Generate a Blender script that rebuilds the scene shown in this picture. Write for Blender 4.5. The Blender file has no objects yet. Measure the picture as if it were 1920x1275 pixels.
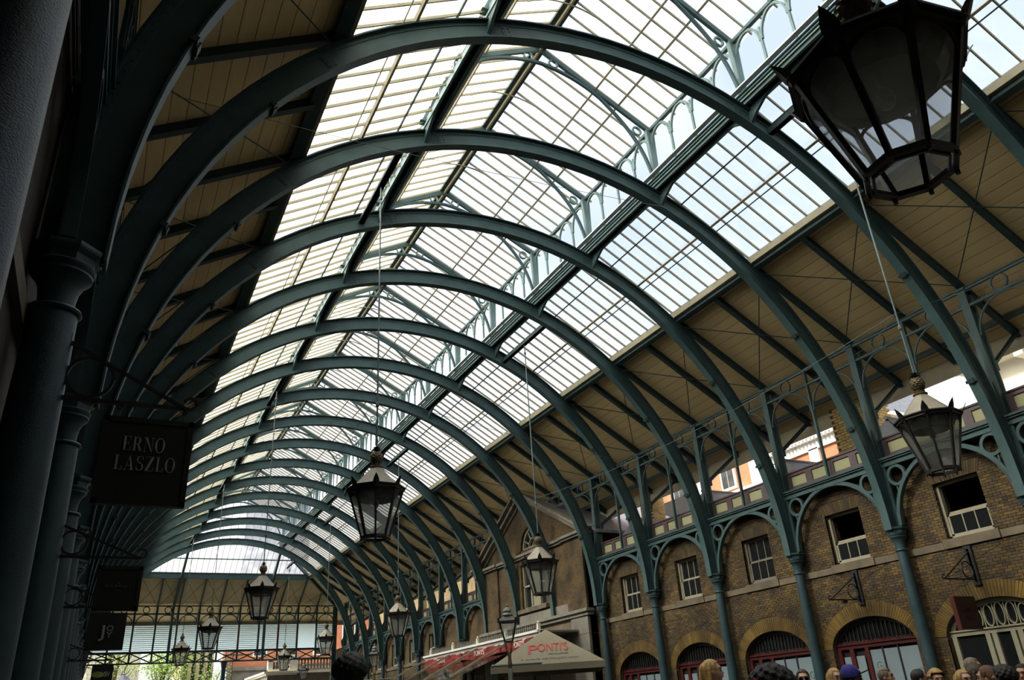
import bpy, bmesh, math, random
from mathutils import Vector, Matrix
random.seed(7)
PI = math.pi
SC = bpy.context.scene
COL = SC.collection

# ------------------------------------------------------------------ camera
CAMX, CAMZ = -7.347, 1.6
cam_d = bpy.data.cameras.new('camera')
cam_d.lens = 27.426; cam_d.sensor_width = 36.0; cam_d.sensor_fit = 'HORIZONTAL'
cam_d.clip_start = 0.05; cam_d.clip_end = 2000
cam = bpy.data.objects.new('camera', cam_d); COL.objects.link(cam)
_r = Vector((0.8948822173, -0.4424836157, -0.0582586207))
_u = Vector((-0.1430381732, -0.4080026167, 0.9017061305))
_f = Vector((0.4227598586, 0.7985875748, 0.4284063344))
cam.matrix_world = Matrix(((_r.x, _u.x, -_f.x, CAMX), (_r.y, _u.y, -_f.y, 0.0), (_r.z, _u.z, -_f.z, CAMZ), (0, 0, 0, 1)))
SC.camera = cam

# ------------------------------------------------------------------ sky and exposure
W = bpy.data.worlds.new('sky'); SC.world = W; W.use_nodes = True
nt = W.node_tree; nt.nodes.clear()
def _n(t, **k):
    n = nt.nodes.new(t)
    for a, b in k.items(): setattr(n, a, b)
    return n
_out = _n('ShaderNodeOutputWorld'); _bg = _n('ShaderNodeBackground')
_tc = _n('ShaderNodeTexCoord'); _dot = _n('ShaderNodeVectorMath', operation='DOT_PRODUCT')
_dot.inputs[1].default_value = Vector((-0.74, 0.12, 0.62)).normalized()      # hazy sun beyond the shaded side of the hall
nt.links.new(_tc.outputs['Generated'], _dot.inputs[0])
_glow = _n('ShaderNodeMapRange'); _glow.inputs['From Min'].default_value = 0.30; _glow.inputs['From Max'].default_value = 1.0
_glow.inputs['To Min'].default_value = 0.0; _glow.inputs['To Max'].default_value = 1.0; _glow.interpolation_type = 'SMOOTHSTEP'
nt.links.new(_dot.outputs['Value'], _glow.inputs['Value'])
_cl = _n('ShaderNodeTexNoise'); _cl.inputs['Scale'].default_value = 2.2; _cl.inputs['Detail'].default_value = 5
nt.links.new(_tc.outputs['Generated'], _cl.inputs['Vector'])
_clr = _n('ShaderNodeMapRange'); _clr.inputs['From Min'].default_value = 0.42; _clr.inputs['From Max'].default_value = 0.62
nt.links.new(_cl.outputs['Fac'], _clr.inputs['Value'])
_m1 = _n('ShaderNodeMix', data_type='RGBA'); _m1.inputs[6].default_value = (0.60, 0.71, 0.97, 1); _m1.inputs[7].default_value = (0.86, 0.91, 1.02, 1)
nt.links.new(_clr.outputs['Result'], _m1.inputs[0])
_sx = _n('ShaderNodeSeparateXYZ'); nt.links.new(_tc.outputs['Generated'], _sx.inputs[0])
_hz = _n('ShaderNodeMapRange'); _hz.inputs['From Min'].default_value = 0.50; _hz.inputs['From Max'].default_value = 0.22; nt.links.new(_sx.outputs['Z'], _hz.inputs['Value'])
_mh = _n('ShaderNodeMix', data_type='RGBA'); _mh.inputs[7].default_value = (1.02, 1.03, 1.04, 1); nt.links.new(_hz.outputs['Result'], _mh.inputs[0]); nt.links.new(_m1.outputs[2], _mh.inputs[6])
_m2 = _n('ShaderNodeMix', data_type='RGBA'); _m2.inputs[7].default_value = (7.0, 6.7, 6.1, 1)
nt.links.new(_glow.outputs['Result'], _m2.inputs[0]); nt.links.new(_mh.outputs[2], _m2.inputs[6])
nt.links.new(_m2.outputs[2], _bg.inputs['Color']); _bg.inputs['Strength'].default_value = 1.25
nt.links.new(_bg.outputs[0], _out.inputs['Surface'])
SC.view_settings.view_transform = 'Standard'; SC.view_settings.look = 'None'
SC.view_settings.exposure = 0.0; SC.view_settings.gamma = 1.0; SC.view_settings.use_curve_mapping = False
SC.cycles.max_bounces = 6; SC.cycles.diffuse_bounces = 3; SC.cycles.glossy_bounces = 2
SC.cycles.transmission_bounces = 4; SC.cycles.transparent_max_bounces = 24
SC.cycles.use_denoising = True
SC.cycles.caustics_reflective = False; SC.cycles.caustics_refractive = False

sun_d = bpy.data.lights.new('sun', 'SUN'); sun_d.energy = 4.0; sun_d.angle = math.radians(6); sun_d.color = (1.0, 0.93, 0.80)
sun = bpy.data.objects.new('sun', sun_d); COL.objects.link(sun)
sun.rotation_euler = Vector((-0.74, 0.12, 0.62)).to_track_quat('Z', 'Y').to_euler()

# ------------------------------------------------------------------ materials
def mat(name, base, rough=0.6, metal=0.0, var=0.0, scale=4.0, bump=0.0, bscale=40.0, spec=0.5, dark=None, stretch=None):
    m = bpy.data.materials.new(name); m.use_nodes = True
    t = m.node_tree; b = t.nodes['Principled BSDF']
    b.inputs['Base Color'].default_value = (*base, 1); b.inputs['Roughness'].default_value = rough
    b.inputs['Metallic'].default_value = metal; b.inputs['Specular IOR Level'].default_value = spec
    g = t.nodes.new('ShaderNodeTexCoord')
    src = g.outputs['Object']
    if stretch:
        mp = t.nodes.new('ShaderNodeMapping'); mp.inputs['Scale'].default_value = stretch
        t.links.new(src, mp.inputs['Vector']); src = mp.outputs['Vector']
    if var > 0:
        n = t.nodes.new('ShaderNodeTexNoise'); n.inputs['Scale'].default_value = scale; n.inputs['Detail'].default_value = 6
        t.links.new(src, n.inputs['Vector'])
        r = t.nodes.new('ShaderNodeMapRange'); r.inputs['From Min'].default_value = 0.35; r.inputs['From Max'].default_value = 0.7
        t.links.new(n.outputs['Fac'], r.inputs['Value'])
        x = t.nodes.new('ShaderNodeMix'); x.data_type = 'RGBA'
        d = dark or tuple(c * (1 - var) for c in base)
        x.inputs[6].default_value = (*base, 1); x.inputs[7].default_value = (*d, 1)
        t.links.new(r.outputs['Result'], x.inputs[0]); t.links.new(x.outputs[2], b.inputs['Base Color'])
    if bump > 0:
        n2 = t.nodes.new('ShaderNodeTexNoise'); n2.inputs['Scale'].default_value = bscale; n2.inputs['Detail'].default_value = 4
        t.links.new(src, n2.inputs['Vector'])
        bp = t.nodes.new('ShaderNodeBump'); bp.inputs['Strength'].default_value = bump; bp.inputs['Distance'].default_value = 0.01
        t.links.new(n2.outputs['Fac'], bp.inputs['Height']); t.links.new(bp.outputs['Normal'], b.inputs['Normal'])
    return m

def brick_mat(name, cols, course=0.075, pitch=0.225, soot=0.45):
    """each brick (an island of the mesh) its own shade, from its place on the wall"""
    m = bpy.data.materials.new(name); m.use_nodes = True
    t = m.node_tree; b = t.nodes['Principled BSDF']; b.inputs['Roughness'].default_value = 0.9
    g = t.nodes.new('ShaderNodeNewGeometry'); oi = t.nodes.new('ShaderNodeObjectInfo')
    ad = t.nodes.new('ShaderNodeMath'); ad.operation = 'ADD'
    t.links.new(g.outputs['Random Per Island'], ad.inputs[0]); t.links.new(oi.outputs['Random'], ad.inputs[1])
    fr = t.nodes.new('ShaderNodeMath'); fr.operation = 'FRACT'; t.links.new(ad.outputs[0], fr.inputs[0])
    r = t.nodes.new('ShaderNodeValToRGB'); r.color_ramp.interpolation = 'LINEAR'
    el = r.color_ramp.elements
    while len(el) < len(cols): el.new(0.5)
    for i, c in enumerate(cols): el[i].position = i / (len(cols) - 1); el[i].color = (*c, 1)
    t.links.new(fr.outputs[0], r.inputs['Fac'])
    n = t.nodes.new('ShaderNodeTexNoise'); n.inputs['Scale'].default_value = 1.1; n.inputs['Detail'].default_value = 8; n.inputs['Roughness'].default_value = 0.65
    t.links.new(g.outputs['Position'], n.inputs['Vector'])
    mr = t.nodes.new('ShaderNodeMapRange'); mr.inputs['From Min'].default_value = 0.38; mr.inputs['From Max'].default_value = 0.68
    mr.inputs['To Min'].default_value = 1.0; mr.inputs['To Max'].default_value = soot
    t.links.new(n.outputs['Fac'], mr.inputs['Value'])
    x = t.nodes.new('ShaderNodeMix'); x.data_type = 'RGBA'; x.blend_type = 'MULTIPLY'; x.inputs[0].default_value = 1
    t.links.new(r.outputs['Color'], x.inputs[6]); t.links.new(mr.outputs['Result'], x.inputs[7])
    t.links.new(x.outputs[2], b.inputs['Base Color'])
    n2 = t.nodes.new('ShaderNodeTexNoise'); n2.inputs['Scale'].default_value = 60; t.links.new(g.outputs['Position'], n2.inputs['Vector'])
    bp = t.nodes.new('ShaderNodeBump'); bp.inputs['Strength'].default_value = 0.5; bp.inputs['Distance'].default_value = 0.01
    t.links.new(n2.outputs['Fac'], bp.inputs['Height']); t.links.new(bp.outputs['Normal'], b.inputs['Normal'])
    return m

def brickwork_mat(name, c1, c2, mortar, axis='Y', bw=0.165, rh=0.0565, var=0.5):
    """brick bond for surfaces too far off to tell the bricks apart"""
    m = bpy.data.materials.new(name); m.use_nodes = True
    t = m.node_tree; b = t.nodes['Principled BSDF']; b.inputs['Roughness'].default_value = 0.92
    g = t.nodes.new('ShaderNodeNewGeometry'); s = t.nodes.new('ShaderNodeSeparateXYZ'); c = t.nodes.new('ShaderNodeCombineXYZ')
    t.links.new(g.outputs['Position'], s.inputs[0])
    if axis == 'Y': t.links.new(s.outputs['Y'], c.inputs['X'])
    elif axis == 'X': t.links.new(s.outputs['X'], c.inputs['X'])
    else:
        ad = t.nodes.new('ShaderNodeMath'); t.links.new(s.outputs['X'], ad.inputs[0]); t.links.new(s.outputs['Y'], ad.inputs[1]); t.links.new(ad.outputs[0], c.inputs['X'])
    t.links.new(s.outputs['Z'], c.inputs['Y'])
    k = t.nodes.new('ShaderNodeTexBrick'); k.inputs['Scale'].default_value = 1.0
    k.inputs['Brick Width'].default_value = bw; k.inputs['Row Height'].default_value = rh; k.inputs['Mortar Size'].default_value = 0.006
    k.inputs['Color1'].default_value = (*c1, 1); k.inputs['Color2'].default_value = (*c2, 1); k.inputs['Mortar'].default_value = (*mortar, 1)
    t.links.new(c.outputs[0], k.inputs['Vector'])
    n = t.nodes.new('ShaderNodeTexNoise'); n.inputs['Scale'].default_value = 1.3; n.inputs['Detail'].default_value = 8
    t.links.new(g.outputs['Position'], n.inputs['Vector'])
    mr = t.nodes.new('ShaderNodeMapRange'); mr.inputs['From Min'].default_value = 0.35; mr.inputs['From Max'].default_value = 0.7
    mr.inputs['To Min'].default_value = 1.05; mr.inputs['To Max'].default_value = 1 - var
    t.links.new(n.outputs['Fac'], mr.inputs['Value'])
    x = t.nodes.new('ShaderNodeMix'); x.data_type = 'RGBA'; x.blend_type = 'MULTIPLY'; x.inputs[0].default_value = 1
    t.links.new(k.outputs['Color'], x.inputs[6]); t.links.new(mr.outputs['Result'], x.inputs[7])
    t.links.new(x.outputs[2], b.inputs['Base Color'])
    bp = t.nodes.new('ShaderNodeBump'); bp.inputs['Strength'].default_value = 0.6; bp.inputs['Distance'].default_value = 0.006
    inv = t.nodes.new('ShaderNodeMath'); inv.operation = 'SUBTRACT'; inv.inputs[0].default_value = 1.0; t.links.new(k.outputs['Fac'], inv.inputs[1])
    t.links.new(inv.outputs[0], bp.inputs['Height']); t.links.new(bp.outputs['Normal'], b.inputs['Normal'])
    return m

def glass_mat(name, tint, clear, milky, gloss=0.06, dirt=0.0, tl=(0.86, 0.88, 0.86)):
    """thin sheet glass: mostly clear, a little milky with grime, a weak reflection"""
    m = bpy.data.materials.new(name); m.use_nodes = True
    t = m.node_tree; t.nodes.clear()
    o = t.nodes.new('ShaderNodeOutputMaterial')
    tr = t.nodes.new('ShaderNodeBsdfTransparent'); tr.inputs[0].default_value = (*tint, 1)
    tcol = tl; tl = t.nodes.new('ShaderNodeBsdfTranslucent'); tl.inputs[0].default_value = (*tcol, 1)
    gl = t.nodes.new('ShaderNodeBsdfGlossy'); gl.inputs['Roughness'].default_value = 0.08
    mx = t.nodes.new('ShaderNodeMixShader'); mx2 = t.nodes.new('ShaderNodeMixShader')
    t.links.new(tr.outputs[0], mx.inputs[1]); t.links.new(tl.outputs[0], mx.inputs[2])
    if dirt > 0:
        g = t.nodes.new('ShaderNodeNewGeometry'); n = t.nodes.new('ShaderNodeTexNoise'); n.inputs['Scale'].default_value = 1.7; n.inputs['Detail'].default_value = 6
        t.links.new(g.outputs['Position'], n.inputs['Vector'])
        mr = t.nodes.new('ShaderNodeMapRange'); mr.inputs['From Min'].default_value = 0.45; mr.inputs['From Max'].default_value = 0.8
        mr.inputs['To Min'].default_value = milky; mr.inputs['To Max'].default_value = milky + dirt
        t.links.new(n.outputs['Fac'], mr.inputs['Value']); t.links.new(mr.outputs['Result'], mx.inputs[0])
    else: mx.inputs[0].default_value = milky
    lw = t.nodes.new('ShaderNodeLayerWeight'); pw = t.nodes.new('ShaderNodeMath'); pw.operation = 'POWER'; pw.inputs[1].default_value = 5.0
    ml = t.nodes.new('ShaderNodeMath'); ml.operation = 'MULTIPLY_ADD'; ml.inputs[1].default_value = 0.45; ml.inputs[2].default_value = 0.02
    t.links.new(lw.outputs['Facing'], pw.inputs[0]); t.links.new(pw.outputs[0], ml.inputs[0]); t.links.new(ml.outputs[0], mx2.inputs[0])
    t.links.new(mx.outputs[0], mx2.inputs[1]); t.links.new(gl.outputs[0], mx2.inputs[2])
    t.links.new(mx2.outputs[0], o.inputs['Surface'])
    return m

IRON = mat('teal_paint', (0.047, 0.091, 0.095), 0.55, spec=0.3, var=0.3, scale=3, bump=0.12, bscale=90)
IRON_D = mat('dark_teal_paint', (0.024, 0.048, 0.050), 0.55, spec=0.3, var=0.35, scale=5, bump=0.15, bscale=70)  # darker tone of the teal ironwork paint
IRON_P = mat('pale_teal_paint', (0.11, 0.19, 0.185), 0.5, var=0.25, scale=3)
COLP = mat('column_paint', (0.027, 0.058, 0.068), 0.42, spec=0.35, var=0.3, scale=6, bump=0.28, bscale=150)
BLACK = mat('black_iron', (0.012, 0.012, 0.013), 0.45, bump=0.1, bscale=80)
BAR = mat('olive_cream_glazing_bar', (0.34, 0.30, 0.19), 0.6, var=0.25, scale=3)
BOARD = mat('cream_board_paint', (0.64, 0.49, 0.25), 0.75, var=0.18, scale=2.2, bump=0.2, bscale=30, stretch=(1, 0.15, 1))
FASCIA = mat('pale_fascia_paint', (0.34, 0.30, 0.20), 0.7, var=0.25, scale=3)
SLATE = mat('slate', (0.16, 0.17, 0.20), 0.6, var=0.3, scale=6)
GAP = mat('joint_dark', (0.03, 0.024, 0.015), 0.9, var=0.2)
PURPLE = mat('purple_brown_paint', (0.080, 0.053, 0.060), 0.5, var=0.2, scale=3)
PANEL = mat('pale_green_panel_paint', (0.30, 0.30, 0.165), 0.6, var=0.12, scale=3)
STONE = mat('pale_stone', (0.135, 0.108, 0.070), 0.85, var=0.45, scale=3, bump=0.3, bscale=40)
STONE_G = mat('grey_stone', (0.19, 0.18, 0.15), 0.85, var=0.4, scale=2, bump=0.2, bscale=30)
SASHW = mat('cream_sash_paint', (0.30, 0.28, 0.20), 0.55, var=0.2, scale=5)
SASHD = mat('grey_sash_paint', (0.16, 0.14, 0.11), 0.6, var=0.2, scale=5)
RED = mat('dark_red_paint', (0.065, 0.008, 0.008), 0.45, var=0.2, scale=4)
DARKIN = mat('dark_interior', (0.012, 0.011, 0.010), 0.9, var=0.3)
POSTER = mat('pale_blue_poster_paper', (0.18, 0.235, 0.27), 0.6, var=0.12, scale=1.5)
GREENG = mat('green_print', (0.06, 0.13, 0.09), 0.6)
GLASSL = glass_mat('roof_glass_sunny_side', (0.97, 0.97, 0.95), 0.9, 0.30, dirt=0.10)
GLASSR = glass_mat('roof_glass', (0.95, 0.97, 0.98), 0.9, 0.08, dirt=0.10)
LAMPG = glass_mat('lantern_glass', (0.93, 0.94, 0.93), 0.7, 0.20, dirt=0.06)
WING = mat('window_glass_dark', (0.012, 0.014, 0.015), 0.08, spec=0.8)
GOLD = mat('dull_gold_paint', (0.14, 0.105, 0.05), 0.45, metal=0.3, var=0.5, scale=14, bump=0.3, bscale=60)
LROOF = mat('lantern_roof_grey_paint', (0.23, 0.205, 0.15), 0.55, var=0.2, scale=5, bump=0.1)
MORTAR = mat('mortar', (0.078, 0.058, 0.032), 0.95, var=0.4, scale=5)
BRK = brick_mat('stock_brick', [(0.040, 0.027, 0.015), (0.095, 0.060, 0.018), (0.140, 0.088, 0.024), (0.074, 0.049, 0.020), (0.060, 0.045, 0.028), (0.115, 0.071, 0.020)], soot=0.22)
RUB = brick_mat('yellow_rubbed_brick', [(0.115, 0.070, 0.014), (0.175, 0.108, 0.022), (0.135, 0.082, 0.016), (0.20, 0.125, 0.026)], soot=0.30)
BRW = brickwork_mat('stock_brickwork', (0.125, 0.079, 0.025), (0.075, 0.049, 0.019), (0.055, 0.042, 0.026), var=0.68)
BRL = brickwork_mat('dark_brickwork', (0.060, 0.042, 0.022), (0.035, 0.026, 0.015), (0.03, 0.025, 0.02))  # darker brick tones than the stock brickwork
BRWX = brickwork_mat('stock_brickwork_across', (0.105, 0.069, 0.026), (0.065, 0.044, 0.020), (0.055, 0.043, 0.029), axis='X')
BRCH = brick_mat('chimney_brick', [(0.40, 0.29, 0.11), (0.48, 0.35, 0.14), (0.30, 0.21, 0.085), (0.44, 0.31, 0.12)], soot=0.7)
CREAMR = mat('cream_render', (0.80, 0.76, 0.64), 0.8, var=0.12, scale=1)
WHITER = mat('white_stone', (0.78, 0.77, 0.73), 0.8, var=0.15, scale=1.5)
REDB = brickwork_mat('red_brickwork', (0.50, 0.17, 0.07), (0.42, 0.13, 0.055), (0.40, 0.26, 0.18), axis='XY', var=0.2)
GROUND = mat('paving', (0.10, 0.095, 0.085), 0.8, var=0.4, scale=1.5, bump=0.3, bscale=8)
CANVAS = mat('beige_canvas', (0.19, 0.17, 0.115), 0.85, var=0.12, scale=1.5, bump=0.1)
REDC = mat('red_canvas', (0.26, 0.02, 0.015), 0.7, var=0.5, scale=1.6)
REDT = mat('red_print', (0.35, 0.02, 0.02), 0.6)
GREYT = mat('grey_print', (0.20, 0.19, 0.16), 0.6)
WHITET = mat('white_print', (0.75, 0.72, 0.66), 0.6)
SIGNB = mat('black_sign_board', (0.010, 0.010, 0.010), 0.5)
SIGNT = mat('silver_sign_lettering', (0.42, 0.42, 0.40), 0.5)
YELT = mat('yellow_sign_print', (0.80, 0.82, 0.50), 0.5)
LOUV = glass_mat('white_louvre', (0.9, 0.95, 0.95), 0.5, 0.97, tl=(0.74, 0.84, 0.88))
BOARD_LIT = mat('lit_cream_board_paint', (0.86, 0.70, 0.38), 0.7, var=0.15, scale=2.2)  # same boards at the far end, bounced street light put into the colour
BARK = mat('bark', (0.09, 0.07, 0.05), 0.95, var=0.4, scale=6, bump=0.5, bscale=20)
LEAF = mat('spring_leaf', (0.28, 0.42, 0.05), 0.6, var=0.4, scale=3)
STEEL = mat('pipe_green_grey', (0.16, 0.18, 0.14), 0.5, var=0.2)
ROD = mat('pale_rod', (0.08, 0.12, 0.12), 0.45)

# ------------------------------------------------------------------ mesh helpers
class MB:
    def __init__(s): s.v = []; s.f = []; s.m = []; s.mi = 0
    def _add(s, vs, fs):
        o = len(s.v); s.v += [tuple(p) for p in vs]; s.f += [tuple(i + o for i in f) for f in fs]; s.m += [s.mi] * len(fs); return s
    def box(s, x0, x1, y0, y1, z0, z1, M=None):
        vs = [Vector((x, y, z)) for x in (x0, x1) for y in (y0, y1) for z in (z0, z1)]
        if M: vs = [M @ p for p in vs]
        return s._add(vs, [(0, 1, 3, 2), (4, 6, 7, 5), (0, 4, 5, 1), (2, 3, 7, 6), (0, 2, 6, 4), (1, 5, 7, 3)])
    def bar(s, p, q, w, h, up=(0, 0, 1)):
        """rectangular bar from p to q, w across, h along up"""
        p = Vector(p); q = Vector(q); d = (q - p).normalized(); up = Vector(up)
        a = d.cross(up)
        if a.length < 1e-5: a = d.cross(Vector((1, 0, 0)))
        a.normalize(); b = a.cross(d).normalized()
        vs = []
        for e in (p, q):
            for i, j in ((-1, -1), (1, -1), (1, 1), (-1, 1)): vs.append(e + a * (i * w / 2) + b * (j * h / 2))
        return s._add(vs, [(0, 1, 2, 3), (7, 6, 5, 4), (0, 4, 5, 1), (1, 5, 6, 2), (2, 6, 7, 3), (3, 7, 4, 0)])
    def tube(s, pts, r, n=6, caps=True):
        pts = [Vector(p) for p in pts]; rs = r if isinstance(r, (list, tuple)) else [r] * len(pts)
        d0 = (pts[1] - pts[0]).normalized(); a = d0.orthogonal().normalized(); vs = []
        for i, p in enumerate(pts):
            d = ((pts[min(i + 1, len(pts) - 1)] - pts[max(i - 1, 0)])).normalized()
            a = (a - d * a.dot(d)).normalized(); b = d.cross(a)
            for k in range(n): t = 2 * PI * k / n; vs.append(p + (a * math.cos(t) + b * math.sin(t)) * rs[i])
        fs = [(i * n + k, i * n + (k + 1) % n, (i + 1) * n + (k + 1) % n, (i + 1) * n + k) for i in range(len(pts) - 1) for k in range(n)]
        if caps: fs += [tuple(range(n))[::-1], tuple((len(pts) - 1) * n + k for k in range(n))]
        return s._add(vs, fs)
    def sweep(s, pts, nrm, sec, bn, closed=False):
        """section sec=[(along nrm, along bn)] swept along pts; nrm: one normal per point; bn: fixed binormal"""
        bn = Vector(bn); m = len(sec); vs = []
        for p, n in zip(pts, nrm):
            p = Vector(p); n = Vector(n)
            for a, b in sec: vs.append(p + n * a + bn * b)
        N = len(pts); fs = []
        for i in range(N if closed else N - 1):
            j = (i + 1) % N
            for k in range(m): l = (k + 1) % m; fs.append((i * m + k, i * m + l, j * m + l, j * m + k))
        if not closed: fs += [tuple(range(m))[::-1], tuple((N - 1) * m + k for k in range(m))]
        return s._add(vs, fs)
    def arc(s, c, U, V, bn, a0, a1, r0, r1, w, n=24, w0=None):
        """flat ring or arc in the plane U,V: radii r0..r1, w thick along bn"""
        c = Vector(c); U = Vector(U); V = Vector(V); closed = abs((a1 - a0) - 2 * PI) < 1e-6
        N = n if closed else n + 1
        ang = [a0 + (a1 - a0) * i / n for i in range(N)]
        nn = [U * math.cos(t) + V * math.sin(t) for t in ang]
        lo = -w / 2 if w0 is None else w0; hi = lo + w
        return s.sweep([c] * N, nn, [(r0, lo), (r1, lo), (r1, hi), (r0, hi)], bn, closed)
    def lathe(s, prof, c=(0, 0, 0), n=20, seg_off=0.0, close=True):
        c = Vector(c); vs = []
        for r, z in prof:
            for k in range(n): t = 2 * PI * (k + seg_off) / n; vs.append(c + Vector((r * math.cos(t), r * math.sin(t), z)))
        fs = [(i * n + k, i * n + (k + 1) % n, (i + 1) * n + (k + 1) % n, (i + 1) * n + k) for i in range(len(prof) - 1) for k in range(n)]
        if close: fs += [tuple(range(n))[::-1], tuple((len(prof) - 1) * n + k for k in range(n))]
        return s._add(vs, fs)
    def prism(s, poly, fmap, t0, t1):
        """poly in 2D; fmap(a, b, t) -> 3D"""
        n = len(poly); vs = [fmap(a, b, t0) for a, b in poly] + [fmap(a, b, t1) for a, b in poly]
        return s._add(vs, [tuple(range(n))[::-1], tuple(range(n, 2 * n))] + [(i, (i + 1) % n, n + (i + 1) % n, n + i) for i in range(n)])
    def quad(s, a, b, c, d): return s._add([a, b, c, d], [(0, 1, 2, 3)])
    def mesh(s, name, mats, smooth=False):
        me = bpy.data.meshes.new(name); me.from_pydata([tuple(p) for p in s.v], [], s.f)
        for m in (mats if isinstance(mats, (list, tuple)) else [mats]): me.materials.append(m)
        if any(s.m): me.polygons.foreach_set('material_index', s.m)
        bm = bmesh.new(); bm.from_mesh(me); bmesh.ops.recalc_face_normals(bm, faces=bm.faces); bm.to_mesh(me); bm.free()
        if smooth:
            me.polygons.foreach_set('use_smooth', [True] * len(me.polygons))
            try: me.set_sharp_from_angle(angle=math.radians(40))
            except Exception: pass
        me.update(); return me
    def build(s, name, mats, parent=None, loc=None, smooth=False):
        return link(name, s.mesh(name, mats, smooth), parent, loc)

def link(name, me, parent=None, loc=None, rot=None, scale=None):
    o = bpy.data.objects.new(name, me); COL.objects.link(o)
    if parent is not None: o.parent = parent
    if loc is not None: o.location = loc
    if rot is not None: o.rotation_euler = rot
    if scale is not None: o.scale = scale
    return o
def empty(name, loc=(0, 0, 0), rz=0.0):
    o = bpy.data.objects.new(name, None); COL.objects.link(o); o.location = loc; o.rotation_euler = (0, 0, rz); o.empty_display_size = 0.2; return o
def tag(o, label, cat, group=None, kind=None):
    o['label'] = label; o['category'] = cat
    if group: o['group'] = group
    if kind: o['kind'] = kind
    return o
def copy_tree(o, parent=None):
    c = o.copy(); COL.objects.link(c)
    if parent is not None: c.parent = parent
    for ch in list(o.children): copy_tree(ch, c)
    return c
ORD = 'zeroth first second third fourth fifth sixth seventh eighth ninth tenth eleventh twelfth thirteenth fourteenth fifteenth sixteenth seventeenth eighteenth nineteenth twentieth'.split()

def ARN(k):
    return 'behind the camera' if k < -1 else 'overhead at the camera' if k == -1 else 'at the top right corner arch' if k == 0 else 'at the %s whole arch' % ORD[k]
def BAY(k):
    return 'behind the camera' if k < -1 else 'just ahead of the camera' if k == -1 else 'before the first whole arch' if k == 0 else 'after the last arch' if k > 15 else 'between the %s and %s arches' % (ORD[k], ORD[k + 1])
def text_mesh(name, body, size, mt, ext=0.004, shear=0.0, parent=None, M=None, width=None, space=1.0):
    c = bpy.data.curves.new(name, 'FONT'); c.body = body; c.size = size; c.extrude = ext; c.align_x = 'CENTER'; c.align_y = 'CENTER'; c.shear = shear; c.space_character = space
    o = bpy.data.objects.new(name + '_tmp', c); COL.objects.link(o)
    dg = bpy.context.evaluated_depsgraph_get(); me = bpy.data.meshes.new_from_object(o.evaluated_get(dg))
    bpy.data.objects.remove(o); me.name = name; me.materials.clear(); me.materials.append(mt)
    if width:
        xs = [v.co.x for v in me.vertices]; w = max(xs) - min(xs); k = width / w
        for v in me.vertices: v.co.x *= k
    if M: me.transform(M)
    return link(name, me, parent)

# ------------------------------------------------------------------ the hall's measurements
HW = 7.92            # column line, half width
ZC = 4.65            # springing of the arches
RI, RO = 7.66, 8.04  # arch rib, inner and outer radius
def YK(k): return 8.555 + 3.0 * (k - 1)
def RZ(x): return 14.12 - 0.6 * abs(x)     # plane of glazing and boards
YH = 50.98           # z = 14.12 - .6 (y - YH) on the hipped end
YE = 58.9            # end screen
XW = 8.12            # brick wall face
Y0 = YK(-3)

# ================================================================== STRUCTURE
SGN = {1: 'sunlit', -1: 'shaded'}
# ---- ground
g = MB(); g.box(-12, 14, -30, 60.5, -0.3, 0.0)
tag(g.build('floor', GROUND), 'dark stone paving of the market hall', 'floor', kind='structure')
g = MB(); g.box(-80, 140, 60.5, 200, -0.3, -0.002); g.box(14, 140, -60, 60.5, -0.3, -0.002); g.box(-80, -12, -60, 60.5, -0.3, -0.002)
tag(g.build('pavement', mat('street_paving', (0.55, 0.53, 0.48), 0.8, var=0.3, scale=1)), 'street paving outside the hall, made pale to bounce light inside', 'pavement', kind='structure')  # tone raised so the street bounces light up under the far roof

# ---- brick wall with windows and shop openings
SH, SZ, SR = 1.15, 2.40, 0.65      # shop arch: half width, springing, rise
WHALF, WZ0, WZ1 = 0.52, 4.26, 5.42
def ell(c, a, b, t): return (c + a * math.cos(t), SZ + b * math.sin(t))
def wall_core(mb, s, y0, y1, bays):
    """s: side; bays: list of bay starts inside y0..y1"""
    xa, xb = s * (XW + 0.008), s * (XW + 0.40)
    def bx(ya, yb, za, zb):
        if yb > ya + 1e-4: mb.box(min(xa, xb), max(xa, xb), ya, yb, za, zb)
    cur = y0
    for b in bays:
        c = b + 1.5
        bx(cur, c - SH, 0, 3.1)
        n = 20
        for i in range(n):
            ta, tb = PI - PI * i / n, PI - PI * (i + 1) / n
            (ya, za), (yb, zb) = ell(c, SH, SR, ta), ell(c, SH, SR, tb)
            mb.prism([(ya, za), (yb, zb), (yb, 3.1), (ya, 3.1)], lambda a, d, t: (t, a, d), xa, xb)
        cur = c + SH
    bx(cur, y1, 0, 3.1)
    bx(y0, y1, 3.1, WZ0)
    cur = y0
    for b in bays:
        c = b + 1.5; bx(cur, c - WHALF, WZ0, WZ1); cur = c + WHALF
    bx(cur, y1, WZ0, WZ1); bx(y0, y1, WZ1, 6.27)

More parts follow.
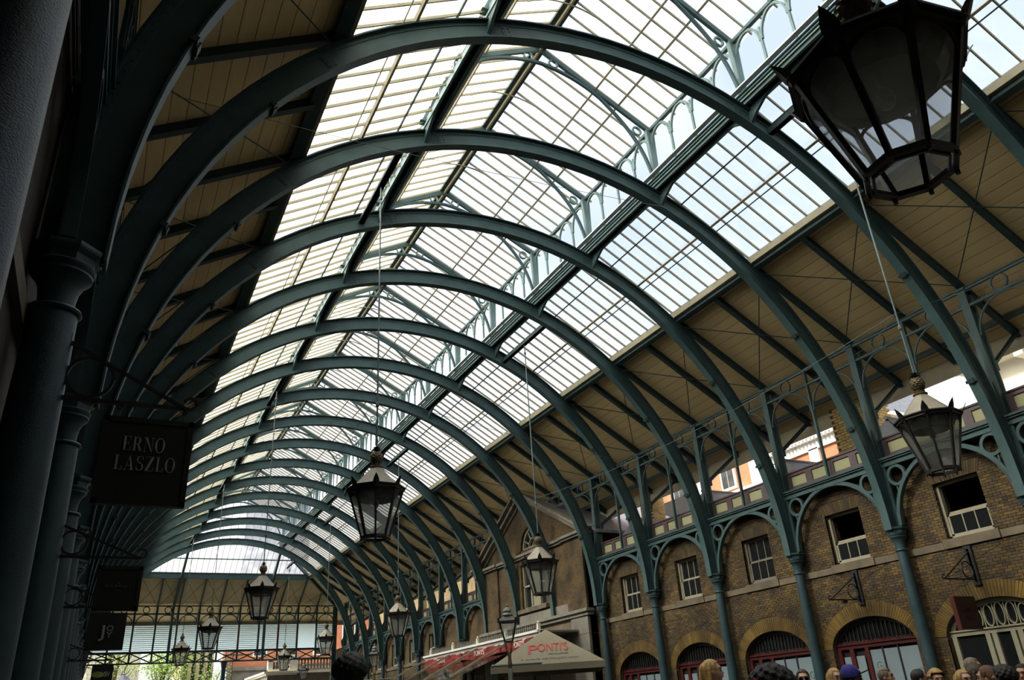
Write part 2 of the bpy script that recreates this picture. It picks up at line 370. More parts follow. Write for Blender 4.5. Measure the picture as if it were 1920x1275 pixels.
def voussoirs(parent, s, c, individually):
    """rubbed brick arch over the shop opening and splayed flat arch over the window"""
    n = 58; geo = MB(); geo2 = MB()
    for i in range(n):
        ta, tb = PI - PI * (i + 0.06) / n, PI - PI * (i + 0.94) / n
        if math.sin((ta + tb) / 2) < 0.05: continue
        p = [ell(c, SH, SR, ta), ell(c, SH, SR, tb), ell(c, SH + 0.26, SR + 0.32, tb), ell(c, SH + 0.26, SR + 0.32, ta)]
        mb = MB() if individually else geo
        mb.prism(p, lambda a, d, t: (t, a, d), s * (XW - 0.006), s * (XW + 0.12))
        if individually: mb.build('voussoir_brick', RUB, parent)
    m = 22
    for i in range(m):
        a, b = -1 + 2 * (i + 0.06) / m, -1 + 2 * (i + 0.94) / m
        p = [(c + a * 0.55, WZ1), (c + b * 0.55, WZ1), (c + b * 0.66, WZ1 + 0.27), (c + a * 0.66, WZ1 + 0.27)]
        mb = MB() if individually else geo2
        mb.prism(p, lambda u, d, t: (t, u, d), s * (XW - 0.004), s * (XW + 0.12))
        if individually: mb.build('voussoir_brick', BRK, parent)
    if geo2.v: geo2.build('window_arch_bricks', BRK, parent)['kind'] = 'stuff'
    return geo

def cuts(c, z):
    """the stretch about bay centre c where no wall brick lies at height z, or None"""
    if 4.07 < z < 4.24: return 9.0
    if z < SZ: return SH
    if z < SZ + SR + 0.32:
        q = (z - SZ) / (SR + 0.32); return (SH + 0.26) * math.sqrt(max(0, 1 - q * q))
    if WZ0 - 0.05 < z < WZ1: return WHALF
    if WZ1 <= z < WZ1 + 0.27: return 0.55 + 0.11 * (z - WZ1) / 0.27
    return None

wall_r = empty('wall_right', (0, 0, 0)); tag(wall_r, 'long yellow stock brick wall with sash windows above arched shopfronts', 'wall', kind='structure')
NEARB = [YK(k) for k in range(-2, 6)]; FARB = [YK(k) for k in range(11, 18)]
cm = MB(); wall_core(cm, 1, YK(-3), 24.3, NEARB); cm.build('mortar_bed', MORTAR, wall_r)
cm = MB(); wall_core(cm, 1, 32.9, 60.5, FARB); cm.build('brickwork', BRW, wall_r)

def vis(p):
    d = Vector(p) - Vector((CAMX, 0, CAMZ)); z = d.dot(_f)
    if z <= 0.1: return None
    u = d.dot(_r) / z * 1462.7; v = d.dot(_u) / z * 1462.7
    return z if abs(u) < 960 and abs(v) < 637 else None
allb = []
row = 0; z = 0.006
while z < 6.19:
    y = 2.6 + (0.0825 if row % 2 else 0.0)
    while y < 24.2:
        iv = [(y, min(y + 0.157, 24.3))]
        for b in NEARB:
            c = b + 1.5
            if abs(y - c) > 1.9: continue
            h = max([q for q in (cuts(c, z), cuts(c, z + 0.045)) if q is not None], default=None)
            if h is None: continue
            nv = []
            for a0, a1 in iv:
                if a1 <= c - h or a0 >= c + h: nv.append((a0, a1)); continue
                if a0 < c - h: nv.append((a0, c - h))
                if a1 > c + h: nv.append((c + h, a1))
            iv = nv
        for a0, a1 in iv:
            if a1 - a0 > 0.03: allb.append((a0, a1, z))
        y += 0.165
    z += 0.0565; row += 1
shown = sorted([(vis((XW, (a + b) / 2, z)) or 1e9, i) for i, (a, b, z) in enumerate(allb) if b - a > 0.15])
pick = set(i for d, i in shown[:290] if d < 1e8)
brm = MB(); brm.box(-0.004, 0.05, -0.0785, 0.0785, 0, 0.049); brick_me = brm.mesh('brick', BRK)
rest = MB()
for i, (a, b, z) in enumerate(allb):
    j = random.uniform(-0.004, 0.004)
    if i in pick: link('brick', brick_me, wall_r, (XW + j, (a + b) / 2, z))
    else: rest.box(XW + j - 0.004, XW + 0.05, a, b, z, z + 0.049)
o = rest.build('brickwork', BRK, wall_r); o['kind'] = 'stuff'
for b in NEARB:
    gg = voussoirs(wall_r, 1, b + 1.5, YK(0) < b < YK(3.5))
    if gg.v: gg.build('voussoir_bricks', RUB, wall_r)['kind'] = 'stuff'
for b in FARB:
    voussoirs(wall_r, 1, b + 1.5, False).build('voussoir_bricks', RUB, wall_r)['kind'] = 'stuff'
for b in NEARB + FARB:
    yy = b + 0.02; k = 0
    for w_ in (0.86, 1.24, 0.86):
        if yy + w_ < 24.35 or yy > 32.8:
            m_ = MB(); p = 0.05 if k == 1 else 0.035
            m_.box(XW - p, XW + 0.1, yy, yy + w_ - 0.008, 4.08, 4.225 + (0.035 if k == 1 else 0))
            m_.build('string_course_stone', STONE, wall_r)
        yy += w_ + 0.0067; k += 1

# ---- shaded wall on the near side (almost black in the picture), and the blind outer wall behind it
wall_l = empty('wall_left', (0, 0, 0)); tag(wall_l, 'dark brick wall in shade behind the near row of columns', 'wall', kind='structure')
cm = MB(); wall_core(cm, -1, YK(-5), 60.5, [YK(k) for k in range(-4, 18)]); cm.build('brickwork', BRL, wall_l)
for k in range(-1, 8):
    voussoirs(wall_l, -1, YK(k) + 1.5, False).build('voussoir_bricks', RUB, wall_l)['kind'] = 'stuff'
cm = MB(); cm.box(-XW - 0.02, -XW + 0.05, YK(-5), 60.5, 4.08, 4.24); cm.build('string_course', STONE, wall_l)
# rooms behind the walls, dark
for s in (1, -1):
    m_ = MB()
    xa, xb = sorted((s * (XW + 0.40), s * (XW + 2.5)))
    m_.box(*sorted((s * (XW + 2.4), s * (XW + 2.5))), YK(-5), 60.5, 0, 6.2)
    m_.box(xa, xb, YK(-5), 60.5, 6.15, 6.25); m_.box(xa, xb, YK(-5), 60.5, 3.5, 3.7)
    for k in range(-5, 18, 2): m_.box(xa, xb, YK(k) - 0.05, YK(k) + 0.05, 0, 6.15)
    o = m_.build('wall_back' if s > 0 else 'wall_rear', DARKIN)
    tag(o, 'dark rooms behind the ' + ('brick wall with the shopfronts' if s > 0 else 'shaded near wall'), 'wall', kind='structure')

# ---- glazing of the roof: window_1..6
def slope_pane(s, xa, xb, wy, pz, k):
    """pane between |x| = xa..xb on the plane z = pz - k|x|, wy wide; origin at its centre"""
    xc = (xa + xb) / 2; L = math.hypot(xb - xa, k * (xb - xa)) / 2; a = math.atan2(-k, 1)
    M = Matrix.Rotation(-a, 4, 'Y') if s > 0 else Matrix.Rotation(a, 4, 'Y')
    m_ = MB(); m_.box(-L, L, -wy / 2, wy / 2, -0.003, 0.003, M); return m_
def slope_window(name, s, rows, pz, k, glass, label, y_end, trim=False, x0b=None, x1b=None, purl=()):
    root = empty(name, (0, 0, 0)); tag(root, label, 'window', kind='structure')
    PZ = lambda x: pz - k * abs(x)
    metas = []
    for xa, xb in rows: metas.append(((xa, xb), slope_pane(s, xa, xb, 0.362, pz, k).mesh('pane', glass)))
    far = MB()
    y = Y0; i = 0
    while y < y_end - 0.2:
        yc = y + 0.1875
        for (xa, xb), me in metas:
            xm = xa
            if trim and yc > YH + 2.85:
                xm = max(xa, yc - YH + 0.02)
                if xm > xb - 0.1: continue
            xc = (xa + xb) / 2; loc = (s * xc, yc, PZ(xc) + 0.03)
            if xm > xa:
                link('pane', slope_pane(s, xm, xb, 0.362, pz, k).mesh('pane', glass), root, (s * (xm + xb) / 2, yc, PZ((xm + xb) / 2) + 0.03))
            elif yc < YK(-1) - 0.1:
                o_ = slope_pane(s, xa, xb, 0.362, pz, k); far._add([Vector(p) + Vector(loc) for p in o_.v], o_.f)
            else: link('pane', me, root, loc)
        y += 0.375
    if far.v: far.build('pane_run', glass, root)['kind'] = 'stuff'
    bm_ = MB(); bm_.bar((s * x0b, 0, PZ(x0b)), (s * x1b, 0, PZ(x1b)), 0.026, 0.055); bme = bm_.mesh('glazing_bar', BAR)
    y = Y0
    while y < y_end + 0.01:
        if trim and y > YH + 2.85:
            xm = min(max(x0b, y - YH), x1b - 0.02)
            q = MB(); q.bar((s * xm, y, PZ(xm)), (s * x1b, y, PZ(x1b)), 0.026, 0.055); q.build('glazing_bar', BAR, root)
        else: link('glazing_bar', bme, root, (0, y, 0))
        y += 0.375
    for xp, w_, h_, mt in purl:
        q = MB(); ye = y_end if not trim else min(y_end, YH + xp)
        q.bar((s * xp, Y0, PZ(xp) - 0.04 - h_ / 2), (s * xp, ye, PZ(xp) - 0.04 - h_ / 2), w_, h_, (s * k, 0, 1)); q.build('purlin', mt, root)
    return root
GE = 56.3
slope_window('window_1', 1, [(2.98, 4.17), (4.23, 5.29)], 14.16, 0.6, GLASSR, 'large glazed roof slope above the brick wall, divided by slender cream bars', GE, True, 2.9, 5.32, [(4.2, 0.05, 0.05, BAR), (4.36, 0.025, 0.02, IRON), (3.45, 0.03, 0.03, IRON_D)])
slope_window('window_2', -1, [(2.98, 4.17), (4.23, 5.29)], 14.16, 0.6, GLASSL, 'brilliant white glazed roof slope above the near columns', GE, True, 2.9, 5.32, [(4.2, 0.06, 0.06, BAR), (4.40, 0.02, 0.015, BAR), (3.45, 0.03, 0.03, IRON_D)])
LZ, LK = 15.68, 0.53
slope_window('window_3', 1, [(0.12, 1.42), (1.48, 3.08)], LZ, LK, GLASSR, 'glazed slope of the raised ridge lantern on the brick wall side', 53.8, False, 0.1, 3.1, [(1.45, 0.045, 0.05, BAR), (2.05, 0.05, 0.012, BAR)])
slope_window('window_4', -1, [(0.12, 1.42), (1.48, 3.08)], LZ, LK, GLASSL, 'glazed slope of the raised ridge lantern on the near column side', 53.8, False, 0.1, 3.1, [(1.45, 0.045, 0.05, BAR)])
# hipped end glazing
w5 = empty('window_5', (0, 0, 0)); tag(w5, 'glazed hip slope closing the far end of the roof', 'window', kind='structure')
HZ = lambda y: 14.16 - 0.6 * (y - YH)
nb = 30; st = 2 * 5.34 / nb
for i in range(nb):
    xa, xb = -5.34 + st * i + 0.015, -5.34 + st * (i + 1) - 0.015
    m0 = max(abs(xa), abs(xb)); ya = max(YH + 2.88, YH + m0)
    for y_a, y_b in ((ya, 55.05), (max(ya, 55.09), GE)):
        if y_b - y_a < 0.08: continue
        q = MB(); q.prism([(xa, y_a), (xb, y_a), (xb, y_b), (xa, y_b)], lambda a, b, t: (a, b, HZ(b) + t), 0.027, 0.033); q.build('pane', GLASSR, w5)
for i in range(nb + 1):
    x = -5.34 + st * i; ya = max(YH + 2.85, YH + abs(x))
    if GE - ya > 0.05:
        q = MB(); q.bar((x, ya, HZ(ya)), (x, GE, HZ(GE)), 0.026, 0.05); q.build('glazing_bar', BAR, w5)
q = MB(); q.bar((-4.1, 55.07, HZ(55.07) - .05), (4.1, 55.07, HZ(55.07) - .05), 0.07, 0.06); q.build('purlin', IRON, w5)
# gable of the lantern at the far end
w6 = empty('window_6', (0, 0, 0)); tag(w6, 'upright glazed gable closing the far end of the ridge lantern', 'window', kind='structure')
for i in range(12):
    xa, xb = -2.82 + 0.47 * i + 0.012, -2.82 + 0.47 * (i + 1) - 0.012
    q = MB(); q.prism([(xa, 12.5), (xb, 12.5), (xb, LZ - LK * abs(xb) - 0.05), (xa, LZ - LK * abs(xa) - 0.05)], lambda a, b, t: (a, t, b), 53.83, 53.836); q.build('pane', GLASSR, w6)
    q = MB(); q.box(xb, xb + 0.024, 53.8, 53.85, 12.5, LZ - LK * abs(xb) - 0.05); q.build('glazing_bar', BAR, w6)
for z in (13.0, 14.05): q = MB(); q.box(-2.85, 2.85, 53.78, 53.86, z - 0.03, z + 0.03); q.build('transom', IRON, w6)

# ---- boarded ceiling slopes
def board_slope(name, s, label):
    root = empty(name, (0, 0, 0)); tag(root, label, 'ceiling', kind='structure')
    nbd = 18; xa, xb = 5.42, 9.55; w_ = (xb - xa) / nbd; k = 0.6
    L = w_ * math.hypot(1, k) * 0.957 / 2; M = Matrix.Rotation(math.atan(k) * s, 4, 'Y')
    q = MB(); q.box(-L, L, -1.497, 1.497, -0.01, 0.01, M); me = q.mesh('board', BOARD)
    far = MB(); cnt = 0
    order = list(range(-1, 16)) + [-3, -2]
    for kk in order:
        for i in range(nbd):
            xc = xa + w_ * (i + 0.5); loc = Vector((s * xc, YK(kk) + 1.5, RZ(xc) + random.uniform(-0.002, 0.002)))
            if 0 <= kk and cnt < 288: link('board', me, root, loc); cnt += 1
            else: far._add([Vector(p) + loc for p in q.v], q.f)
    for i in range(nbd):          # the last stretch is mitred against the hipped end
        x0_, x1_ = xa + w_ * (i + 0.02), xa + w_ * (i + 0.98)
        far.prism([(YK(16), x0_), (YH + x0_, x0_), (YH + x1_, x1_), (YK(16), x1_)], lambda a, b, t: (s * b, a, RZ(b) + t), -0.01, 0.01)
    far.build('boards', BOARD, root)['kind'] = 'stuff'
    q = MB(); q.prism([(Y0, 5.36), (YH + 5.36, 5.36), (YH + 9.65, 9.65), (Y0, 9.65)], lambda a, b, t: (s * b, a, RZ(b) + t), 0.014, 0.03); q.build('board_backing', GAP, root)
    q = MB(); q.prism([(Y0, 5.30), (YH + 5.30, 5.30), (YH + 9.75, 9.75), (Y0, 9.75)], lambda a, b, t: (s * b, a, RZ(b) + t), 0.05, 0.09); q.build('slate_covering', SLATE, root)
    # rafters
    def raf(xa_, xb_):
        r_ = MB(); o1, o2 = RZ(xa_) - 0.11, RZ(xb_) - 0.11
        r_.bar((s * xa_, 0, o1), (s * xb_, 0, o2), 0.07, 0.16, (s * k, 0, 1)); r_.bar((s * xa_, 0, o1 - 0.085), (s * xb_, 0, o2 - 0.085), 0.13, 0.02, (s * k, 0, 1)); return r_
    rme = raf(5.38, 9.5).mesh('rafter', IRON_D)
    for j in range(-3 * 2, 17 * 2):
        y = YK(1) + 1.5 * (j - 2)
        if y > YH + 5.4: break
        link('rafter', rme, root, (0, y, 0))
    # wind bracing rods, crossed in each bay
    for kk in range(-1, 16):
        q = MB(); y = YK(kk)
        q.tube([(s * 5.5, y, RZ(5.5) - 0.2), (s * 7.9, y + 3, RZ(7.9) - 0.2)], 0.012, 5); q.build('tie_rod', IRON_D, root)
        q = MB(); q.tube([(s * 7.9, y, RZ(7.9) - 0.22), (s * 5.5, y + 3, RZ(5.5) - 0.22)], 0.012, 5); q.build('tie_rod', IRON_D, root)
    # trough beam at the foot of the glazing
    q = MB(); q.box(*sorted((s * 5.30, s * 5.46)), Y0, GE, 10.70, 10.88); q.box(*sorted((s * 5.28, s * 5.48)), Y0, GE, 10.68, 10.71); q.build('trough_beam', IRON, root)
    q = MB(); q.box(*sorted((s * 5.20, s * 5.298)), Y0, GE, 10.78, 10.93); q.build('trough_lip', BAR, root)
    q = MB(); q.box(*sorted((s * 9.54, s * 9.60)), Y0, YH + 9.5, 7.98, 8.44); q.box(*sorted((s * 9.60, s * 9.76)), Y0, YH + 9.6, 8.24, 8.36); q.build('eaves_fascia', FASCIA, root)
    q = MB(); q.box(*sorted((s * 9.10, s * 9.15)), Y0, YH + 9, RZ(9.1) - 0.14, RZ(9.1) - 0.02); q.build('eaves_purlin', IRON_D, root)
    return root
board_slope('ceiling', 1, 'cream boarded roof slope with iron rafters above the brick wall')
board_slope('ceiling.001', -1, 'dim cream boarded roof slope with iron rafters above the near columns')
# end hip boards
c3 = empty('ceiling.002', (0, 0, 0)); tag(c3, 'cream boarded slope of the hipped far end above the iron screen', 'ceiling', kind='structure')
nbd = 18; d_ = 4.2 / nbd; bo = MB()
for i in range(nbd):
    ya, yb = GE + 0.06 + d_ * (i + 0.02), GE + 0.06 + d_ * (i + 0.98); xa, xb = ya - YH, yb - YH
    q = MB(); q.prism([(-xa, ya), (xa, ya), (xb, yb), (-xb, yb)], lambda a, b, t: (a, b, HZ(b) - 0.04 + t), -0.01, 0.01); q.build('board', BOARD_LIT, c3)
q = MB(); q.prism([(-5.3, GE), (5.3, GE), (9.7, YH + 9.7), (-9.7, YH + 9.7)], lambda a, b, t: (a, b, HZ(b) + t), -0.02, 0.03); q.build('slate_covering', SLATE, c3)
for i in range(-5, 6):
    x = 1.32 * i; ya = max(GE, YH + abs(x))
    q = MB(); q.bar((x, ya, HZ(ya) - 0.16), (x, YH + 9.5, HZ(YH + 9.5) - 0.16), 0.07, 0.16); q.build('rafter', IRON, c3)
    if i < 5 and abs(x + 0.6) < 7:
        xb = x + 1.32; yt = max(GE + .1, YH + max(abs(x), abs(xb)))
        q = MB(); q.tube([(x, yt, HZ(yt) - 0.26), (xb, YE, HZ(YE) - 0.26)], 0.012, 4); q.build('tie_rod', IRON_D, c3)
        q = MB(); q.tube([(xb, yt, HZ(yt) - 0.28), (x, YE, HZ(YE) - 0.28)], 0.012, 4); q.build('tie_rod', IRON_D, c3)
q = MB(); q.box(-5.45, 5.45, GE - 0.05, GE + 0.11, 10.60, 10.88); q.build('trough_beam', IRON, c3)
q = MB(); q.box(-9.6, 9.6, YH + 9.52, YH + 9.58, 8.08, 8.44); q.build('eaves_fascia', FASCIA, c3)
for s in (1, -1):
    q = MB(); q.bar((s * 2.85, YH + 2.85, 12.30), (s * 9.3, YH + 9.3, RZ(9.3) - 0.14), 0.1, 0.24); q.build('hip_rafter', IRON, c3)
    q = MB(); q.bar((s * 2.85, YH + 2.85, 12.25), (s * 3.0, YE, RZ(7.92) - 0.3), 0.14, 0.26); q.bar((s * 3.0, YE, RZ(7.92) - 0.2), (s * 3.0, YE, 5.7), 0.16, 0.2, (0, 1, 0)); q.build('principal_rafter', IRON, c3)

# ================================================================== IRONWORK
def arch_meshes():
    N = 56; ang = [PI * i / N for i in range(N + 1)]
    nn = [Vector((math.cos(t), 0, math.sin(t))) for t in ang]; c = [Vector((0, 0, 0))] * (N + 1)
    def sw(secs, mt, nm):
        m_ = MB()
        for r0, r1, a, b in secs: m_.sweep(c, nn, [(r0, a), (r1, a), (r1, b), (r0, b)], (0, 1, 0))
        return m_.mesh(nm, mt, True)
    web = sw([(RI + 0.02, RO - 0.015, -0.014, 0.014), (RI + 0.02, RI + 0.085, -0.026, 0.026), (RO - 0.085, RO - 0.015, -0.026, 0.026)], IRON, 'web_plate')
    bot = sw([(RI, RI + 0.022, -0.095, 0.095)], IRON, 'bottom_flange')
    top = sw([(RO - 0.016, RO + 0.012, -0.10, 0.10)], IRON_D, 'top_flange')
    rv = MB()
    for i in range(190):
        t = 0.03 + (PI - 0.06) * i / 189; n = Vector((math.cos(t), 0, math.sin(t)))
        for r in (RI + 0.055, RO - 0.05):
            p = n * r + Vector((0, -0.026, 0)); u = Vector((-math.sin(t), 0, math.cos(t)))
            rv._add([p + n * .012, p + u * .012, p - n * .012, p - u * .012, p + Vector((0, -.010, 0))], [(0, 1, 4), (1, 2, 4), (2, 3, 4), (3, 0, 4)])
    sp = MB()
    for i in range(110):
        t = 0.95 + (PI - 1.9) * i / 109; n = Vector((math.cos(t), 0, math.sin(t))); u = Vector((-math.sin(t), 0, math.cos(t)))
        for dy in (-0.05, 0.05):
            p = n * (RO + 0.01) + Vector((0, dy, 0)); q = p + n * random.uniform(.09, .13) + Vector((0, dy * .8, 0)) + u * random.uniform(-.03, .03)
            sp._add([p - u * .002, p + u * .002, q], [(0, 1, 2)])
    cl = MB(); cl.box(RI - 0.03, RI + 0.05, -0.12, 0.12, -0.03, 0.03); cl.box(RI - 0.045, RI, -0.05, 0.05, -0.045, 0.045)
    pl = MB()
    for dz in (0,): 
        pl.box(RI + 0.05, RO - 0.05, -0.022, 0.022, -0.09, 0.09)
        for a in (-0.05, 0.05):
            for r in (0.1, 0.17, 0.24): pl.box(RI + r - .01, RI + r + .01, -0.034, 0.034, a - .01, a + .01)
    return web, bot, top, rv.mesh('rivets', IRON_D), sp.mesh('bird_spikes', STEEL), cl.mesh('clamp', IRON_D), pl.mesh('splice_plate', IRON)
AM = arch_meshes()
for k in range(-2, 17):
    a = empty('arch_rib', (0, YK(k), ZC))
    if k == 0: lb = 'arched green iron rib crossing the top right corner behind the huge lantern'
    elif k < 0: lb = 'arched iron rib overhead, %s the camera' % ('just ahead of' if k == -1 else 'just behind')
    elif k == 1: lb = 'first arched green iron rib seen whole, the largest and nearest of the row'
    elif k == 16: lb = 'last and smallest arched green iron rib, against the hipped glass end'
    else: lb = '%s arched green iron rib, the largest whole one being the first' % ORD[k]
    tag(a, lb, 'arch', 'green iron roof arches')
    link('web_plate', AM[0], a); link('bottom_flange', AM[1], a); link('top_flange', AM[2], a)
    if k < 7: link('rivets', AM[3], a)['kind'] = 'stuff'
    if k < 10: link('bird_spikes', AM[4], a)['kind'] = 'stuff'
    for t in (0.62, PI - 0.62, 0.30, PI - 0.30): link('clamp', AM[5], a, (0, 0, 0), (0, -t, 0))
    for t in (1.24, PI - 1.24, 2.35): link('splice_plate', AM[6], a, (0, 0, 0), (0, -t, 0))

# ---- columns
def col_prof():
    sh = MB(); sh.lathe([(0.17, 0), (0.17, 0.12), (0.14, 0.16), (0.135, 0.2), (0.132, 1.2), (0.125, 2.4), (0.108, 4.2)], n=24)
    nk = MB(); nk.lathe([(0.105, 4.20), (0.128, 4.21), (0.134, 4.225), (0.128, 4.24), (0.105, 4.25)], n=24)
    cp = MB(); cp.lathe([(0.105, 4.24), (0.107, 4.32), (0.118, 4.40), (0.14, 4.455), (0.165, 4.485), (0.178, 4.50), (0.178, 4.515), (0.17, 4.52), (0.185, 4.54), (0.19, 4.56), (0.18, 4.575)], n=24)
    ab = MB(); ab.lathe([(0.20, 4.57), (0.205, 4.63), (0.225, 4.645), (0.24, 4.66), (0.245, 4.675), (0.245, 4.70)], n=8, seg_off=0.5)
    return sh.mesh('shaft', COLP, True), nk.mesh('neck_ring', COLP, True), cp.mesh('capital', COLP, True), ab.mesh('abacus', COLP)
CM = col_prof()
PAV = (7, 8, 9)
for s in (1, -1):
    for k in range(-2, 19):
        if s > 0 and k in PAV: continue
        if k == 18 : y = YE
        else: y = YK(k)
        c = empty('iron_column', (s * HW, y, 0))
        if s > 0: lb = 'slender green iron column by the brick wall ' + (ARN(k) if k < 17 else 'behind the far screen corner' if k == 17 else 'in the far screen corner')
        else:
            lb = ('huge dark iron column filling the top left corner' if k == -1 else 'dark iron column whose capital stands above the ERNO LASZLO sign bracket' if k == 0 else
                  'dark iron column behind the top of the ERNO LASZLO sign' if k == 1 else 'dark iron column carrying the tea shop sign, third from the largest' if k == 2 else
                  'dark near side iron column behind the camera' if k < -1 else '%s dark iron column of the shaded row, the largest being first' % ORD[k + 2])
        tag(c, lb, 'column', 'iron columns on the brick wall side' if s > 0 else 'dark iron columns on the shaded side')
        for nm, me, q_ in zip(('shaft', 'neck_ring', 'capital', 'abacus'), CM, (1.38, 1.30, 1.10, 1.0)): link(nm, me, c, None, None, (q_, q_, 1) if s < 0 else None)

# ---- cast iron arcade between the columns, with panelled parapet and open upper frame
def arcade(s):
    X = s * HW; bn = (s, 0, 0); out = {}
    m_ = MB()
    x0, x1 = sorted((s * (HW - 0.03), s * (HW + 0.06)))
    for w_, za, zb in ((0.05, 6.02, 6.07), (0.02, 6.07, 6.14), (0.06, 6.14, 6.18), (0.09, 6.18, 6.22)):
        m_.box(*sorted((s * (HW - w_), s * (HW + 0.12))), 0.08, 2.92, za, zb)
    out['beam'] = (m_.mesh('beam', IRON), None)
    m_ = MB(); m_.arc((X, 1.5, 4.72), (0, 1, 0), (0, 0, 1), (1, 0, 0), 0, PI, 1.28, 1.375, 0.08, 36)
    m_.arc((X, 1.5, 4.72), (0, 1, 0), (0, 0, 1), (1, 0, 0), 0, PI, 1.285, 1.305, 0.11, 36)
    out['curved_rib'] = (m_.mesh('curved_rib', IRON, True), None)
    for i, yy in enumerate((0.38, 2.62)):
        m_ = MB(); m_.arc((X, yy, 5.79), (0, 1, 0), (0, 0, 1), (1, 0, 0), 0, 2 * PI, 0.17, 0.235, 0.07, 28)
        out['ring%d' % i] = (m_.mesh('ring', IRON, True), 'ring')
        m_ = MB(); e = 0.12 if i == 0 else 2.88; m_.bar((X, e, 4.70), (X, e, 6.03), 0.05, 0.06, (0, 1, 0))
        sg = 1 if i == 0 else -1
        m_.bar((X, yy + sg * 0.19, 5.76), (X, yy + sg * 0.62, 5.98), 0.04, 0.03); m_.bar((X, yy - sg * 0.06, 5.63), (X, yy - sg * 0.05, 5.3), 0.04, 0.03)
        out['stile%d' % i] = (m_.mesh('stile', IRON), 'stile')
    return {n: v for n, v in out.items()}
def clerestory(s):
    xm = s * 7.99; out = {}
    def B(*a): m_ = MB(); m_.box(*a); return m_
    m_ = MB(); m_.box(xm - 0.03, xm + 0.03, 0.06, 2.94, 9.02, 9.08); m_.box(xm - .05, xm + .05, 0.06, 2.94, 9.075, 9.09)
    out['top_rail'] = m_.mesh('top_rail', IRON)
    out['lower_rail'] = B(xm - 0.03, xm + 0.03, 0.06, 2.94, 8.65, 8.70).mesh('lower_rail', IRON)
    m_ = MB(); m_.box(xm - 0.04, xm + 0.04, 1.475, 1.525, 6.24, 9.03); out['mid_post'] = m_.mesh('mid_post', IRON)
    for i, yy in enumerate((0.78, 2.22)):
        m_ = MB(); m_.arc((xm, yy, 8.865), (0, 1, 0), (0, 0, 1), (1, 0, 0), 0, 2 * PI, 0.155, 0.185, 0.04, 24); out['ring%d' % i] = m_.mesh('ring', IRON, True)
        m_ = MB(); m_.arc((xm, yy, 7.97), (0, 1, 0), (0, 0, 1), (1, 0, 0), 0, PI, 0.66, 0.69, 0.04, 26); out['arch%d' % i] = m_.mesh('small_arch', IRON, True)
    m_ = MB()
    for zz in (9.09, 8.70):
        y = 0.1
        while y < 2.9:
            m_._add([(xm, y - 0.007, zz), (xm, y + 0.007, zz), (xm, y, zz + 0.12)], [(0, 1, 2)]); y += 0.045
    out['bird_spikes'] = m_.mesh('bird_spikes', IRON_D)
    return out
def parapet(s):
    xa, xb = s * 8.11, s * 8.19; out = {}
    m_ = MB(); cs = [0.45, 1.15, 1.85, 2.55]; X0, X1 = sorted((xa, xb))
    m_.box(X0, X1, 0.09, 2.91, 6.22, 6.36); m_.box(X0, X1, 0.09, 2.91, 6.62, 6.71)
    e = [0.09] + [v for c in cs for v in (c - 0.245, c + 0.245)] + [2.91]
    for a, b in zip(e[::2], e[1::2]): m_.box(X0, X1, a, b, 6.36, 6.62)
    m_.box(*sorted((s * 8.085, s * 8.21)), 0.09, 2.91, 6.70, 6.735); m_.box(*sorted((s * 8.095, s * 8.11)), 0.09, 2.91, 6.25, 6.27); m_.box(*sorted((s * 8.095, s * 8.11)), 0.09, 2.91, 6.30, 6.315)
    out['frame'] = m_.mesh('frame', PURPLE)
    m_ = MB(); m_.box(*sorted((s * 8.14, s * 8.17)), -0.25, 0.25, -0.135, 0.135); out['panel'] = (m_.mesh('panel', PANEL), cs)
    return out
def post_mesh(s):
    m_ = MB()
    x0, x1 = sorted((s * 7.945, s * 8.10)); m_.box(x0, x1, -0.075, 0.075, 4.70, 6.22)
    x0, x1 = sorted((s * 7.945, s * 8.18)); m_.box(x0, x1, -0.04, 0.04, 6.22, 9.06)
    for a in (s * 7.955, s * 8.17): m_.box(*sorted((a - 0.012, a + 0.012)), -0.085, 0.085, 6.22, 9.06)
    m_.box(*sorted((s * 7.92, s * 8.22)), -0.10, 0.10, 9.04, 9.09); m_.box(*sorted((s * 7.93, s * 8.2)), -0.095, 0.095, 6.0, 6.04)
    q = []
    for i in range(6):
        z = 5.75 + i * 0.17; q.append((math.sqrt(RO ** 2 - (z - ZC) ** 2) - 0.03, z))
    m_.prism([(7.90, 6.78), (7.95, 7.02), (7.96, 5.75)] + q, lambda a, b, t: (s * a, t, b), -0.02, 0.02)
    return m_.mesh('post', IRON)
def strut_mesh(s):
    m_ = MB(); m_.bar((s * 8.18, 0, 7.35), (s * 9.42, 0, 8.28), 0.09, 0.035, (s * -1, 0, 1)); m_.bar((s * 8.18, 0, 7.35), (s * 9.42, 0, 8.28), 0.02, 0.10, (s * -1, 0, 1)); m_.box(*sorted((s * 8.17, s * 8.28)), -0.06, 0.06, 7.24, 7.46)
    return m_.mesh('strut', IRON_D)
